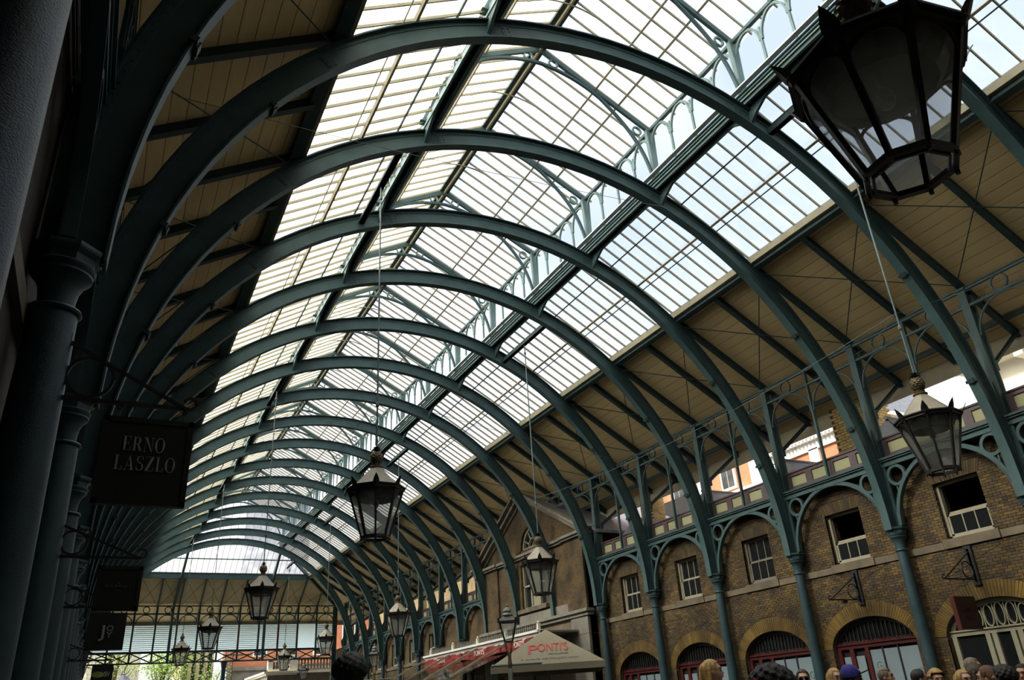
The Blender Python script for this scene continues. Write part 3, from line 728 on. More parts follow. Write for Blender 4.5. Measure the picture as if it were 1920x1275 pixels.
for s in (1, -1):
    ar, clr, pa, pm, stm = arcade(s), clerestory(s), parapet(s), post_mesh(s), strut_mesh(s)
    side = 'brick wall' if s > 0 else 'shaded near wall'
    for k in range(-2, 17):
        y = YK(k)
        W_ = ', brick wall side, ' if s > 0 else ', shaded side, '
        if not (s > 0 and k in (6, 7, 8)):
            a = empty('arcade_bracket', (0, y, 0)); tag(a, 'green iron spandrel arch with rings' + W_ + BAY(k), 'spandrel', 'iron spandrels on the ' + side + ' side')
            for n, (me, nm) in ar.items(): link(nm or n, me, a)
            p = empty('parapet', (0, y, 0)); tag(p, 'purple-brown parapet with pale panels' + W_ + BAY(k), 'parapet', 'panelled parapets on the ' + side + ' side')
            link('frame', pa['frame'], p)
            for c_ in pa['panel'][1]: link('panel', pa['panel'][0], p, (0, c_, 6.49))
        a = empty('upper_frame', (0, y, 0)); tag(a, 'open ringed iron frame under the eaves' + W_ + BAY(k), 'frame', 'open iron frames under the eaves, ' + side + ' side')
        for n, me in clr.items():
            if n == 'bird_spikes' and (k > 6 or s < 0): continue
            if s > 0 and k in (6, 7, 8) and n == 'mid_post': continue
            o = link(n.rstrip('01').replace('arch', 'small_arch'), me, a)
            if n == 'bird_spikes': o['kind'] = 'stuff'
    W2 = ', brick wall side, ' if s > 0 else ', shaded side, '
    for k in range(-2, 18):
        y = YK(k)
        if s > 0 and k in PAV: 
            continue
        o = link('iron_post', pm, None, (0, y, 0)); tag(o, 'upright green iron post above a capital' + W2 + (ARN(k) if k < 17 else 'past the last arch'), 'post', 'iron posts above the columns, ' + side + ' side')
        o = link('eaves_strut', stm, None, (0, y, 0)); tag(o, 'slanting iron strut under the eaves' + W2 + (ARN(k) if k < 17 else 'past the last arch'), 'strut', 'eaves struts, ' + side + ' side')

# ---- raised ridge lantern
def lantern_truss():
    out = []
    pr = MB()
    for s in (1, -1): pr.bar((s * 2.93, 0, 14.02), (0, 0, 15.56), 0.07, 0.12, (0, 0, 1))
    out.append(('principal', pr.mesh('principal', IRON)))
    for s in (1, -1):
        po = MB()
        po.prism([(2.80, 12.40), (2.93, 12.40), (2.96, 13.3), (2.99, 14.08), (2.76, 14.08), (2.79, 13.3)], lambda a, b, t: (s * a, t, b), -0.05, 0.05)
        po.box(*sorted((s * 2.72, s * 3.02)), -0.08, 0.08, 12.38, 12.46)
        out.append(('standard', po.mesh('standard', IRON_P)))
    br = MB()
    def bez(p0, p1, p2, p3, n=16):
        r = []
        for i in range(n + 1):
            t = i / n; r.append(tuple((1 - t) ** 3 * a + 3 * t * (1 - t) ** 2 * b + 3 * t * t * (1 - t) * c + t ** 3 * d for a, b, c, d in zip(p0, p1, p2, p3)))
        return r
    for s in (1, -1):
        pts = bez((s * 2.80, 0, 12.5), (s * 2.66, 0, 13.5), (s * 2.25, 0, 14.0), (s * 1.55, 0, 14.62)) + bez((s * 1.55, 0, 14.62), (s * 1.1, 0, 14.92), (s * 0.6, 0, 15.08), (0, 0, 15.12))[1:]
        nn = []
        for i in range(len(pts)):
            d = Vector(pts[min(i + 1, len(pts) - 1)]) - Vector(pts[max(i - 1, 0)]); d.normalize(); nn.append(Vector((-d.z, 0, d.x)))
        br.sweep(pts, nn, [(-0.035, -0.03), (0.035, -0.03), (0.035, 0.03), (-0.035, 0.03)], (0, 1, 0))
    out.append(('curved_brace', br.mesh('curved_brace', IRON, True)))
    for cx, cz, r in ((2.50, 13.93, .12), (-2.50, 13.93, .12), (0.33, 15.22, .12), (-0.33, 15.22, .12)):
        q = MB(); q.arc((cx, 0, cz), (1, 0, 0), (0, 0, 1), (0, 1, 0), 0, 2 * PI, r - 0.028, r + 0.012, 0.05, 20); out.append(('ring', q.mesh('ring', IRON_P, True)))
    return out
LT = lantern_truss()
for k in range(-2, 17):
    y = YK(k) if k < 16 else 53.7
    t = empty('lantern_truss', (0, y, 0)); tag(t, 'pitched green iron truss of the ridge lantern, ' + ARN(k), 'truss', 'trusses of the ridge lantern')
    for n, me in LT: link(n, me, t)
def lantern_side(s):
    X = s * 2.87; out = []
    q = MB(); q.box(X - 0.045, X + 0.045, 0.0, 3.0, 13.99, 14.07); out.append(('top_rail', q.mesh('top_rail', IRON)))
    for i in range(3):
        yy = 0.75 * (i + 1); q = MB(); q.bar((X, yy, 12.50), (X, yy, 13.75), 0.045, 0.05, (0, 1, 0)); out.append(('mullion', q.mesh('mullion', IRON_P)))
    for i in range(4):
        q = MB(); q.arc((X, 0.375 + 0.75 * i, 13.42), (0, 1, 0), (0, 0, 1.6), (1, 0, 0), 0, PI, 0.325, 0.365, 0.05, 14); out.append(('small_arch', q.mesh('small_arch', IRON_P, True)))
    return out
for s in (1, -1):
    LSm = lantern_side(s)
    for k in range(-2, 16):
        a = empty('lantern_arcade', (0, YK(k), 0)); tag(a, 'pale green lantern tracery, ' + ('brick wall side, ' if s > 0 else 'near column side, ') + BAY(k), 'tracery', 'tracery along the lantern, ' + ('brick wall' if s > 0 else 'near column') + ' side')
        for n, me in LSm: link(n, me, a)
    gdr = empty('lantern_girder', (0, 0, 0)); tag(gdr, 'long fluted green girder at the foot of the ridge lantern on the %s side' % ('brick wall' if s > 0 else 'near column'), 'girder')
    yb = 53.8
    for j, (xa, xb, za, zb, mt, nm) in enumerate(((2.70, 2.76, 12.22, 12.52, IRON, 'inner_plate'), (2.76, 2.90, 12.44, 12.47, IRON, 'web'), (2.86, 2.90, 12.24, 12.46, IRON, 'outer_plate'), (2.66, 2.70, 12.30, 12.33, IRON_P, 'moulding'), (2.66, 2.70, 12.39, 12.42, IRON_P, 'moulding'), (2.66, 2.70, 12.47, 12.50, IRON_P, 'moulding'), (2.90, 2.94, 12.20, 12.26, IRON_P, 'moulding'), (2.52, 2.64, 12.50, 12.53, WHITER, 'flashing'))):
        q = MB(); q.box(*sorted((s * xa, s * xb)), Y0, yb, za, zb); q.build(nm, mt, gdr)
    # curved haunches from each arch up to the girder
    for k in range(-1, 16):
        q = MB()
        for d in (1, -1):
            q.prism([(0.0, 12.25), (d * 0.75, 12.25), (d * 0.45, 12.16), (d * 0.2, 12.02), (0.0, 11.86)], lambda a, b, t: (t, YK(k) + a, b), *sorted((s * 2.86, s * 2.92)))
        q.build('haunch', IRON, gdr)
rb = empty('ridge_beam', (0, 0, 0)); tag(rb, 'dark ridge beam with a pale strip under it along the top of the lantern', 'beam')
q = MB(); q.box(-0.14, 0.14, Y0, 53.8, 15.56, 15.72); q.build('beam', IRON_D, rb)
q = MB(); q.box(-0.025, 0.025, Y0, 53.8, 15.48, 15.56); q.build('strip', BAR, rb)
for k in range(-1, 16):
    q = MB(); n = 12; q.tube([(1.5 * math.sin(a), YK(k) + 1.5, 14.35 + 1.15 * math.cos(a) - 0.35 + .28) for a in [(-0.85 + 1.7 * i / n) for i in range(n + 1)]], 0.018, 5); q.build('bent_stay', BAR, rb)

# ---- iron screen and lattice girder at the far end
es = empty('end_screen', (0, YE, 0)); tag(es, 'tall iron screen of thin posts, rings and small arches closing the far end', 'screen')
SPX = 2 * HW / 12
for i in range(13):
    x = -HW + SPX * i; q = MB(); w_ = 0.055 if 0 < i < 12 else 0.16; q.box(x - w_, x + w_, -0.05, 0.05, 5.66 if 0 < i < 12 else 0, 9.25); q.build('post', IRON_D, es)
for nm, z, h in (('top_rail', 9.22, 0.07), ('middle_rail', 8.72, 0.09)):
    q = MB(); q.box(-HW, HW, -0.03, 0.03, z - h / 2, z + h / 2); q.build(nm, IRON_D, es)
for i in range(12):
    x = -HW + SPX * (i + 0.5)
    q = MB(); q.arc((x, 0, 8.97), (1, 0, 0), (0, 0, 1), (0, 1, 0), 0, 2 * PI, 0.17, 0.225, 0.05, 22); q.build('ring', IRON_D, es)
    q = MB(); q.arc((x, 0, 8.1), (1, 0, 0), (0, 0, 1), (0, 1, 0), 0, PI, 0.52, 0.58, 0.05, 20); q.build('small_arch', IRON_D, es)
lv = empty('louvre_band', (0, YE + 0.12, 0)); tag(lv, 'band of white horizontal louvres across the far iron screen', 'louvres')
for i in range(12):
    x = -HW + SPX * i; q = MB(); xa, xb = x + 0.055, x + SPX - 0.055
    if i == 10: q.box(xa, xb, -0.01, 0.01, 6.41, 8.02); q.build('louvre_panel', LOUV, lv)['label'] = 'plain frosted panel without slats'; continue
    for j in range(13): z = 6.415 + 0.124 * j; q.prism([(-0.012, z), (-0.004, z), (0.012, z + 0.104), (0.004, z + 0.104)], lambda a, b, t: (t, a, b), xa, xb)
    q.build('louvre_panel', LOUV, lv)['label'] = 'stack of thin white slats'
    q = MB()
    for j in range(14): z = 6.405 + 0.124 * j; q.box(xa, xb, -0.006, 0.02, z - 0.014, z + 0.012)
    q.build('slat_rods', IRON_D, lv)
lg = empty('lattice_girder', (0, YE - 0.1, 0)); tag(lg, 'low lattice girder with crossed bars under the white louvres', 'girder')
for nm, z, h in (('top_chord', 6.34, 0.14), ('bottom_chord', 5.69, 0.09)):
    q = MB(); q.box(-HW, HW, -0.05, 0.05, z - h / 2, z + h / 2); q.build(nm, IRON_D, lg)
for i in range(12):
    x = -HW + SPX * i
    q = MB(); q.bar((x, 0.02, 5.7), (x + SPX, 0.02, 6.3), 0.03, 0.07); q.bar((x, -0.02, 6.3), (x + SPX, -0.02, 5.7), 0.03, 0.07); q.build('crossed_bars', IRON_D, lg)

for i, k in enumerate((9, 10, 12, 13)):
    fl = empty('floodlight', (8.02, YK(k) + .95, 6.735)); tag(fl, 'black floodlight on the parapet of the %s bay beyond the pavilion' % ORD[k - 8], 'floodlight', 'floodlights on the parapet')
    q = MB(); q.box(-.02, .02, -.03, .03, 0, .35); q.build('stand', BLACK, fl)
    q = MB(); q.lathe([(.05, -.16), (.10, -.12), (.17, .08), (.18, .12), (.0, .10)], n=14, close=False); h_ = q.build('head', BLACK, fl, (-.12, 0, .46), smooth=True); h_.rotation_euler = (0, -1.1, 0)

# ================================================================== WINDOWS AND SHOPFRONTS OF THE BRICK WALL
WN = [6]
def FX(u, d, t): return (t, u, d)
TXW = Matrix(((0, 0, -1, 0), (-1, 0, 0, 0), (0, 1, 0, 0), (0, 0, 0, 1)))     # lettering on the wall, read from the hall
TXS = Matrix.Rotation(PI / 2, 4, 'X')                                        # lettering facing the camera end
def sash(c, style, label, s=1):
    WN[0] += 1
    root = empty('window_%d' % WN[0], (s * (XW + 0.13), c, 4.26)); tag(root, label, 'window', kind='structure')
    pm = SASHD if style == 'grey' else SASHW
    h, w = 1.16, 0.50
    fr = MB()
    for a, b, z0, z1 in ((-.52, -.465, 0, h), (.465, .52, 0, h), (-.52, .52, h - .05, h), (-.54, .54, 0, .06)): fr.box(-0.03, 0.07, a, b, z0, z1)
    fr.build('frame', pm, root)
    def one(z0, z1, x, nm, bars):
        q = MB()
        for a, b, c0, c1 in ((-.465, -.42, z0, z1), (.42, .465, z0, z1), (-.465, .465, z0, z0 + .05), (-.465, .465, z1 - .04, z1)): q.box(x, x + 0.035, a, b, c0, c1)
        o_ = q.build(nm, pm, root)
        for i in (-1, 1):
            q = MB(); q.box(x + 0.005, x + 0.03, i * .14 - .011, i * .14 + .011, z0 + .05, z1 - .04); q.build('glazing_bar', pm, o_)
        for i in (-1, 0, 1):
            q = MB(); q.box(x + 0.015, x + 0.021, i * .28 - .13, i * .28 + .13, z0 + .05, z1 - .04); q.build('pane', WING, o_)
    if style == 'open': one(0.05, 0.50, -0.01, 'lower_sash', 1); one(0.10, 0.55, 0.035, 'lowered_sash', 1)
    else: one(0.05, 0.58, -0.01, 'lower_sash', 1); one(0.55, 1.12, 0.03, 'upper_sash', 1)
    if style == 'curtain':
        q = MB(); n = 14
        for i in range(n):
            a = -.40 + .03 * i; q.prism([(a, .12), (a + .03, .12), (a + .03, .95), (a, .95)], lambda u, d, t: (0.10 + 0.02 * math.sin(u * 60), u + .05 * (d - .5), d), 0, 0.0)
        q = MB(); q._add([(0.10 + 0.018 * math.sin(i * 1.3), -.42 + .035 * i + (0.06 if j == 1 else 0), (.1, .5, .98)[j]) for j in range(3) for i in range(14)], [(j * 14 + i, j * 14 + i + 1, (j + 1) * 14 + i + 1, (j + 1) * 14 + i) for j in range(2) for i in range(13)])
        q.build('curtain', WHITER, root)['label'] = 'pale curtain behind the panes'
wst = {1: ('open', 'sash window above the cream shopfront, its upper half open and black'), 2: ('open', 'sash window with its upper half open, above the shopfront with the large green letter'),
       3: ('grey', 'sash window with a dull grey frame, between the third and fourth whole arches'), 4: ('curtain', 'white sash window with a pale curtain behind'),
       5: ('white', 'small white sash window next to the gabled pavilion')}
for b, k in zip(NEARB, range(-2, 6)):
    if k < 0: continue
    st_, lb = wst.get(k, ('white', 'white sash window at the picture edge above the cream shopfront'))
    sash(b + 1.5, st_, lb)
for i, b in enumerate(FARB):
    sash(b + 1.5, 'white' if i % 2 else 'open', 'small white sash window beyond the pavilion, %s away from it' % ORD[i + 1])

def shop(c, style, label):
    root = empty('shopfront', (0, c, 0)); tag(root, label, 'shopfront')
    pm = SASHW if style == 'cream' else RED
    xf = XW + 0.16
    def P(nm, mt, *bx):
        q = MB()
        for b in bx: q.box(*b)
        return q.build(nm, mt, root)
    P('transom', pm, (xf - 0.05, xf + 0.05, -SH, SH, 2.42, 2.52), (xf - 0.08, xf + 0.06, -SH, SH, 2.50, 2.53))
    q = MB(); n = 30; ang = [PI * i / n for i in range(n + 1)]
    pts = [(xf, (SH - .02) * math.cos(t), SZ + (SR - .02) * math.sin(t)) for t in ang]
    q.sweep(pts, [Vector((0, math.cos(t), math.sin(t))) for t in ang], [(-.07, -.04), (0.01, -.04), (0.01, .04), (-.07, .04)], (1, 0, 0)); q.build('arched_frame', pm if style == 'cream' else BLACK, root)
    if style == 'cream':
        for i in range(-4, 5):
            y = 0.235 * i; top = SZ + SR * math.sqrt(1 - (abs(y) + .08) ** 2 / SH ** 2) - .09
            hh = (top - 2.55) / 2
            if hh < 0.05: continue
            q = MB(); ang2 = [2 * PI * j / 20 for j in range(20)]
            pts = [(xf, y + 0.085 * math.cos(t), 2.55 + hh + (hh) * math.copysign(abs(math.sin(t)) ** 0.8, math.sin(t))) for t in ang2]
            q.sweep(pts, [Vector((0, math.cos(t), math.sin(t))) for t in ang2], [(-.008, -.02), (0.012, -.02), (0.012, .02), (-.008, .02)], (1, 0, 0), True); q.build('oval_tracery', pm, root)
            q = MB(); q.box(xf - .012, xf + .012, y + .108, y + .126, 2.53, top + .06); q.build('glazing_bar', pm, root)
        for y in (-1.1, -.36, -.22, .16, .30, 1.02): P('stile', pm, (xf - 0.05, xf + 0.05, y, y + .10, 0, 2.42))
        for y in (-.70,): P('glazing_bar', pm, (xf - 0.02, xf + 0.02, y, y + .025, 0, 2.42))
        for z in (1.75,): P('glazing_bar', pm, (xf - 0.02, xf + 0.02, -1.1, -.3, z, z + .03))
        P('pane', WING, (xf + 0.0, xf + 0.006, -SH, SH, 0.6, 2.42)); P('fanlight_pane', WING, (xf + 0.025, xf + 0.03, -SH, SH, 2.5, 3.02)); P('stall_riser', pm, (xf - 0.04, xf + 0.04, -SH, SH, 0, 0.6))
    else:
        for i in range(-9, 10):
            y = 0.115 * i; top = SZ + SR * math.sqrt(max(0, 1 - abs(y) ** 2 / SH ** 2)) - .08
            if top < 2.6: continue
            P('fanlight_bar', BLACK, (xf - 0.015, xf + 0.015, y - .012, y + .012, 2.52, top))
        q = MB(); y = -1.06
        while y < 1.05: q.prism([(y, 2.53), (y + .05, 2.53), (y + .085, 2.59)], lambda u, d, t: (t, u, d), xf - .05, xf - .02); y += 0.085
        q.build('spiked_crest', RED, root)
        P('fanlight_pane', WING, (xf + 0.02, xf + 0.025, -SH, SH, 2.5, 3.02))
        for y, w_ in ((1.02, .10), (0.66, .12), (0.24, .10), (-1.12, .08)): P('stile', RED, (xf - 0.05, xf + 0.05, y, y + w_, 0, 2.42))
        for y in (-.115, -.525): P('mullion', BLACK, (xf - 0.03, xf + 0.03, y - .018, y + .018, 0.9, 2.42))
        P('stall_riser', RED, (xf - 0.05, xf + 0.05, -1.1, .26, 0, 0.95))
        for y0_, y1_ in ((-1.03, -.545), (-.505, -.135), (-.095, .235), (.42, .65), (.80, 1.0)): P('poster_panel', POSTER, (xf - 0.012, xf - 0.004, y0_, y1_, 0.95, 2.36 if y0_ < .3 else 2.26))
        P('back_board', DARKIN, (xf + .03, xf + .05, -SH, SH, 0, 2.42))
        for (y, z, sz) in ((0.07, 2.02, .17 if c < YK(3) else .07), (-.93, 1.83 if c < YK(3) else 1.95, .17), (.9, 2.0, .06)):
            text_mesh('letter', 'G', sz * 1.3, GREENG, 0.002, parent=root, M=Matrix.Translation((xf - 0.015, y, z)) @ TXW)
sl = {1: 'cream painted shopfront with a fanlight of upright ovals', 2: 'dark red shopfront with pale posters and a large green letter, behind the blue cap',
      3: 'dark red shopfront with pale posters, between the third and fourth whole arches', 4: 'dark red shopfront with pale posters behind the fair-haired woman', 5: 'dark red shopfront beside the beige parasol and the pavilion'}
for b, k in zip(NEARB, range(-2, 6)):
    if k < 0: continue
    shop(b + 1.5, 'cream' if k in (0, 1) else 'red', sl.get(k, 'cream shopfront at the picture edge'))
q = MB()
for b in FARB: q.box(XW + .1, XW + .15, b + .35, b + 2.65, 0, 2.45)
# far shopfronts: plain dark fronts far down the hall
for i, b in enumerate(FARB):
    r_ = empty('shopfront', (0, b + 1.5, 0)); tag(r_, 'dark arched shopfront far beyond the pavilion, %s away from it' % ORD[i + 1], 'shopfront', 'far dark shopfronts')
    q = MB(); q.box(XW + .1, XW + .15, -SH, SH, 2.4, 2.5)
    for y in (-1.1, -.4, .3, 1.0): q.box(XW + .1, XW + .15, y, y + .1, 0, 2.4)
    q.build('frame', RED, r_)
    q = MB(); q.box(XW + .13, XW + .14, -SH, SH, .4, 3.0); q.build('pane', WING, r_)

# ================================================================== PAVILION
PX = 7.84; pv = empty('pavilion', (0, 0, 0)); tag(pv, 'gabled brick pavilion with an arched window projecting from the brick wall', 'building')
WC = 28.25
q = MB()
def fbx(q, ya, yb, za, zb, x0=PX, x1=PX + .4): q.box(x0, x1, ya, yb, za, zb)
# brick front with openings: lower window, arched window above
fbx(q, 24.25, WC - 1.0, 4.65, 7.35); fbx(q, WC + 1.0, 33.0, 4.65, 7.35); fbx(q, WC - 1.0, WC + 1.0, 4.65, 5.2); fbx(q, WC - 1.0, WC + 1.0, 6.95, 7.5)
n = 18; R_ = 0.88
for i in range(n):
    ta, tb = PI - PI * i / n, PI - PI * (i + 1) / n
    ya, za, yb, zb = WC + R_ * math.cos(ta), 7.5 + R_ * math.sin(ta), WC + R_ * math.cos(tb), 7.5 + R_ * math.sin(tb)
    q.prism([(ya, za), (yb, zb), (yb, 8.42), (ya, 8.42)], FX, PX, PX + .4)
AP = 28.6
def gz(y): return 7.35 + (9.75 - 7.35) * (1 - abs(y - AP) / (33.0 - AP))
q.prism([(33.0, 7.35), (WC + R_, 7.35), (WC + R_, 8.42), (AP, 8.42), (AP, 9.75)], FX, PX, PX + .4)
q.prism([(24.25, 7.35), (24.25, 7.36), (AP, 9.75), (AP, 8.42), (WC - R_, 8.42), (WC - R_, 7.35)], FX, PX, PX + .4)
q.build('brick_front', BRW, pv)
for ya, yb in ((24.25, 25.55), (31.3, 33.0)): q = MB(); fbx(q, ya, yb, 4.65, 7.2, PX - .08, PX); q.build('brick_pilaster', BRW, pv)
q = MB(); q.box(PX, 13, 24.25, 24.6, 0, 7.4); q.box(PX, 13, 32.65, 33.0, 0, 7.4); q.build('brick_side', BRWX, pv)
q = MB()
for a, b, p in ((24.1, 25.65, .18), (25.65, 26.6, .10), (27.0, 31.2, .10), (31.2, 33.1, .18), (26.6, 27.0, .10)): fbx(q, a, b, 7.16, 7.24, PX - p, PX + .1); fbx(q, a, b, 7.24, 7.34, PX - p - .07, PX + .1)
q.build('cornice', STONE_G, pv)
q = MB()
for ya, yb in ((33.45, AP), (23.75, AP)):
    za = 7.34
    q.bar((PX - .12, ya, za), (PX - .12, yb, 9.86), .55, .10, (0, 0, 1)); q.bar((PX - .06, ya, za - .16), (PX - .06, yb, 9.70), .38, .14, (0, 0, 1)); q.bar((PX + .02, ya, za - .3), (PX + .02, yb, 9.56), .2, .10, (0, 0, 1))
q.build('raking_cornice', mat('weathered_timber', (0.17, 0.15, 0.12), 0.8, var=0.4, scale=4), pv)
q = MB()
for s_ in (1, -1): q.prism([(AP, 9.95), (AP + s_ * 5.2, 7.2), (AP + s_ * 5.2, 7.1), (AP, 9.8)], lambda u, d, t: (t, u, d), PX + .1, 13)
q.build('roof', SLATE, pv)
q = MB(); fbx(q, 24.1, 33.1, 4.56, 4.66, PX - .22, PX + .1); fbx(q, 24.15, 33.1, 4.44, 4.56, PX - .14, PX + .1); q.build('string_course', STONE_G, pv)
q = MB()
for i in range(5): fbx(q, 25.35 + 1.3 * i, 26.64 + 1.3 * i, 4.66, 4.98, PX - .06, PX + .05)
q.build('blocking_course', STONE_G, pv)
for ya, yb in ((24.25, 25.4), (31.6, 32.9)):
    z = 0
    while z < 4.4:
        h_ = min(.55, 4.44 - z); q = MB(); fbx(q, ya, yb, z + .006, z + h_ - .006, PX - .10, PX + .3); q.build('pier_stone', STONE_G, pv); z += .55
q = MB(); fbx(q, 25.4, 31.6, 3.95, 4.44, PX - .02, PX + .2); fbx(q, 25.4, 31.6, 3.85, 3.95, PX - .06, PX + .2); q.build('frieze', STONE, pv)
q = MB(); fbx(q, 25.4, 31.6, 0, 3.85, PX + .15, PX + .3); q.build('shop_wall', mat('dim_shop_wall', (0.16, 0.13, 0.09), .8, var=.3), pv)
q = MB(); fbx(q, WC - 1.2, WC + 1.2, 5.05, 5.2, PX - .14, PX + .1); q.build('sill', STONE, pv)
q = MB()
for a in (-1.0, -.38, .30, .92): fbx(q, WC + a, WC + a + .10, 5.2, 6.95, PX + .1, PX + .2)
for z in (5.2, 6.05, 6.87): fbx(q, WC - 1, WC + 1, z, z + .07, PX + .1, PX + .18)
fbx(q, WC - .28, WC + .30, 5.2, 6.95, PX + .14, PX + .2)
q.build('window_frame', SASHW, pv)
q = MB(); fbx(q, WC - 1, WC + 1, 5.2, 6.95, PX + .2, PX + .21); fbx(q, WC - .9, WC + .9, 7.5, 8.4, PX + .2, PX + .21); q.build('pane', WING, pv)
q = MB(); q.arc((PX + .15, WC, 7.5), (0, 1, 0), (0, 0, 1), (1, 0, 0), 0, PI, .78, .88, .1, 24); q.arc((PX + .15, WC, 7.5), (0, 1, 0), (0, 0, 1), (1, 0, 0), 0, PI, .38, .42, .06, 18)
fbx(q, WC - .88, WC + .88, 7.5, 7.58, PX + .1, PX + .2)
for a in (.5, 1.05, PI / 2, PI - 1.05, PI - .5): q.bar((PX + .15, WC + .4 * math.cos(a), 7.5 + .4 * math.sin(a)), (PX + .15, WC + .8 * math.cos(a), 7.5 + .8 * math.sin(a)), .04, .04, (1, 0, 0))
q.build('arched_window_frame', SASHW, pv)
q = MB(); q.box(13, 13.1, 24.3, 33, 0, 9); q.build('rear', DARKIN, pv)

# ---- restaurant gallery in front of the pavilion: cream edge with spikes, red banners, sloping glass awning
gl = empty('restaurant_gallery', (0, 0, 0)); tag(gl, 'cream restaurant gallery edge topped with pale balusters above red banners', 'gallery')
GX = 6.2; gy0, gy1 = 24.9, 36.0
q = MB(); q.box(GX, PX + .1, gy0, gy1, 3.96, 4.02); q.build('deck', STONE_G, gl)
q = MB(); q.box(GX - .06, GX + .1, gy0, gy1, 3.90, 3.97); q.box(GX - .12, GX + .1, gy0, gy1, 3.97, 4.05); q.box(GX - .04, GX + .1, gy0, gy1, 3.83, 3.90); q.build('cornice', WHITER, gl)
bl = MB(); bl.lathe([(.035, 0), (.035, .03), (.022, .05), (.034, .12), (.03, .17), (.016, .23), (.02, .27), (.0, .29)], n=8, close=False); bme = bl.mesh('baluster', STONE_G, True)
y = gy0 + .1; i = 0
pst = MB(); pst.box(-.05, .05, -.05, .05, 0, .28); pst.lathe([(.0, .28), (.03, .29), (.05, .33), (.03, .38), (0, .39)], n=8, close=False); pstm = pst.mesh('baluster_post', CREAMR)
while y < gy1:
    link('baluster_post' if i % 16 == 0 else 'baluster', pstm if i % 16 == 0 else bme, gl, (GX, y, 4.05), None, (1, 1, .75)); y += .16; i += 1
for i, (a, b) in enumerate(((24.9, 27.9), (28.05, 31.6), (31.75, 35.95))):
    q = MB(); n = 10
    vs = [(GX - .05 + .03 * math.sin(j * 2.1 + kz), a + (b - a) * j / n, (3.86, 3.70, 3.52 + .05 * math.cos(2 * PI * (j / n)))[kz]) for kz in range(3) for j in range(n + 1)]
    q._add(vs, [(kz * (n + 1) + j, kz * (n + 1) + j + 1, (kz + 1) * (n + 1) + j + 1, (kz + 1) * (n + 1) + j) for kz in range(2) for j in range(n)])
    b_ = q.build('red_banner', REDC); tag(b_, 'red canvas banner under the gallery edge, ' + ('next to the parasol' if i == 0 else 'in the middle' if i == 1 else 'at the far end'), 'banner', 'red banners of the gallery')
    text_mesh('lettering', "PONTI'S", .26, WHITET, .003, parent=b_, M=Matrix.Translation((GX - .10, (a + b) / 2, 3.70)) @ TXW)
AWG = glass_mat('awning_glass', (0.80, 0.79, 0.74), .7, .03)
aw = empty('glass_awning', (0, 0, 0)); tag(aw, 'sloping glazed awning with pale bars under the red banners', 'awning')
for y in (27.2, 30.1, 33.0, 35.9):
    q = MB(); q.bar((GX - .05, y, 3.88), (3.5, y, 2.62), .05, .07, (0, 0, 1)); q.build('sloping_bar', FASCIA, aw)
for y in (27.2, 30.1, 33.0):
    q = MB(); q.prism([(GX - .1, 3.50), (3.55, 2.58), (3.55, 2.57), (GX - .1, 3.49)], lambda a, b, t: (a, t, b), y + .05, y + 2.85); q.build('pane', AWG, aw)
q = MB(); q.box(3.45, 3.53, 27.1, 36.0, 2.50, 2.60)
for y in (27.2, 33, 35.9): q.box(3.45, 3.53, y, y + .08, 0, 2.5)
q.build('eaves_rail', STEEL, aw)
q = MB()
for y in (28.6, 31.5, 34.4): q.arc((PX - 1.0, y, 2.9), (1, 0, 0), (0, 0, 1), (0, 1, 0), 0, PI / 2, .9, .98, .06, 12); q.box(PX - .06, PX + .02, y - .04, y + .04, 0, 3.9)
q.build('curved_bracket', IRON_D, aw)
pr = empty('pipe_rail', (0, 0, 0)); tag(pr, 'grey green scaffold pipes between the street lamp and the parasol', 'rail')
q = MB(); q.tube([(.9, 20.5, 2.62), (3.4, 26.6, 2.78)], .045, 8); q.build('pipe', STEEL, pr)
q = MB(); q.tube([(.9, 20.2, 2.40), (3.4, 26.3, 2.5)], .04, 8)
for t in (0, .3, .6, 1): q.tube([(.9 + 2.5 * t, 20.3 + 6.1 * t, 0), (.9 + 2.5 * t, 20.3 + 6.1 * t, 2.6 + .12 * t)], .035, 8)
q.build('pipe', STEEL, pr)

# ---- beige parasol
pd = Vector((.485, .874, 0)); pe = Vector((.874, -.485, 0)); ec = Vector((3.69, 20.0, 0)); Wd = 1.55
cen = ec + pd * Wd; ps = empty('parasol', (cen.x, cen.y, 0)); tag(ps, 'square beige restaurant parasol with red lettering', 'parasol')
cs_ = [-pd * Wd - pe * Wd, -pd * Wd + pe * Wd, pd * Wd + pe * Wd, pd * Wd - pe * Wd]
q = MB(); ap = Vector((0, 0, 3.70))
for i in range(4):
    a, b = cs_[i] + Vector((0, 0, 2.69)), cs_[(i + 1) % 4] + Vector((0, 0, 2.69))
    q._add([a, b, ap, a - Vector((0, 0, .012)), b - Vector((0, 0, .012)), ap - Vector((0, 0, .012))], [(0, 1, 2), (5, 4, 3)])
    q._add([a, b, b - Vector((0, 0, .17)), a - Vector((0, 0, .17))], [(0, 1, 2, 3)])
q.build('canopy', CANVAS, ps)
q = MB(); q.tube([(0, 0, 0), (0, 0, 3.68)], .035, 10); q.lathe([(.3, 0), (.3, .06), (.05, .1)], n=16); q.build('pole', STEEL, ps)
for i in range(4):
    q = MB(); q.tube([cs_[i] * .98 + Vector((0, 0, 2.66)), (0, 0, 3.64)], .014, 6); q.build('rib', BLACK, ps)
ft = -pd * Wd; sl_ = (ap - (ft + Vector((0, 0, 2.69)))); sl_.normalize(); nrm = pe.cross(sl_).normalized()
if nrm.z < 0: nrm = -nrm
Bm = Matrix(((pe.x, sl_.x, nrm.x, 0), (pe.y, sl_.y, nrm.y, 0), (pe.z, sl_.z, nrm.z, 0), (0, 0, 0, 1)))
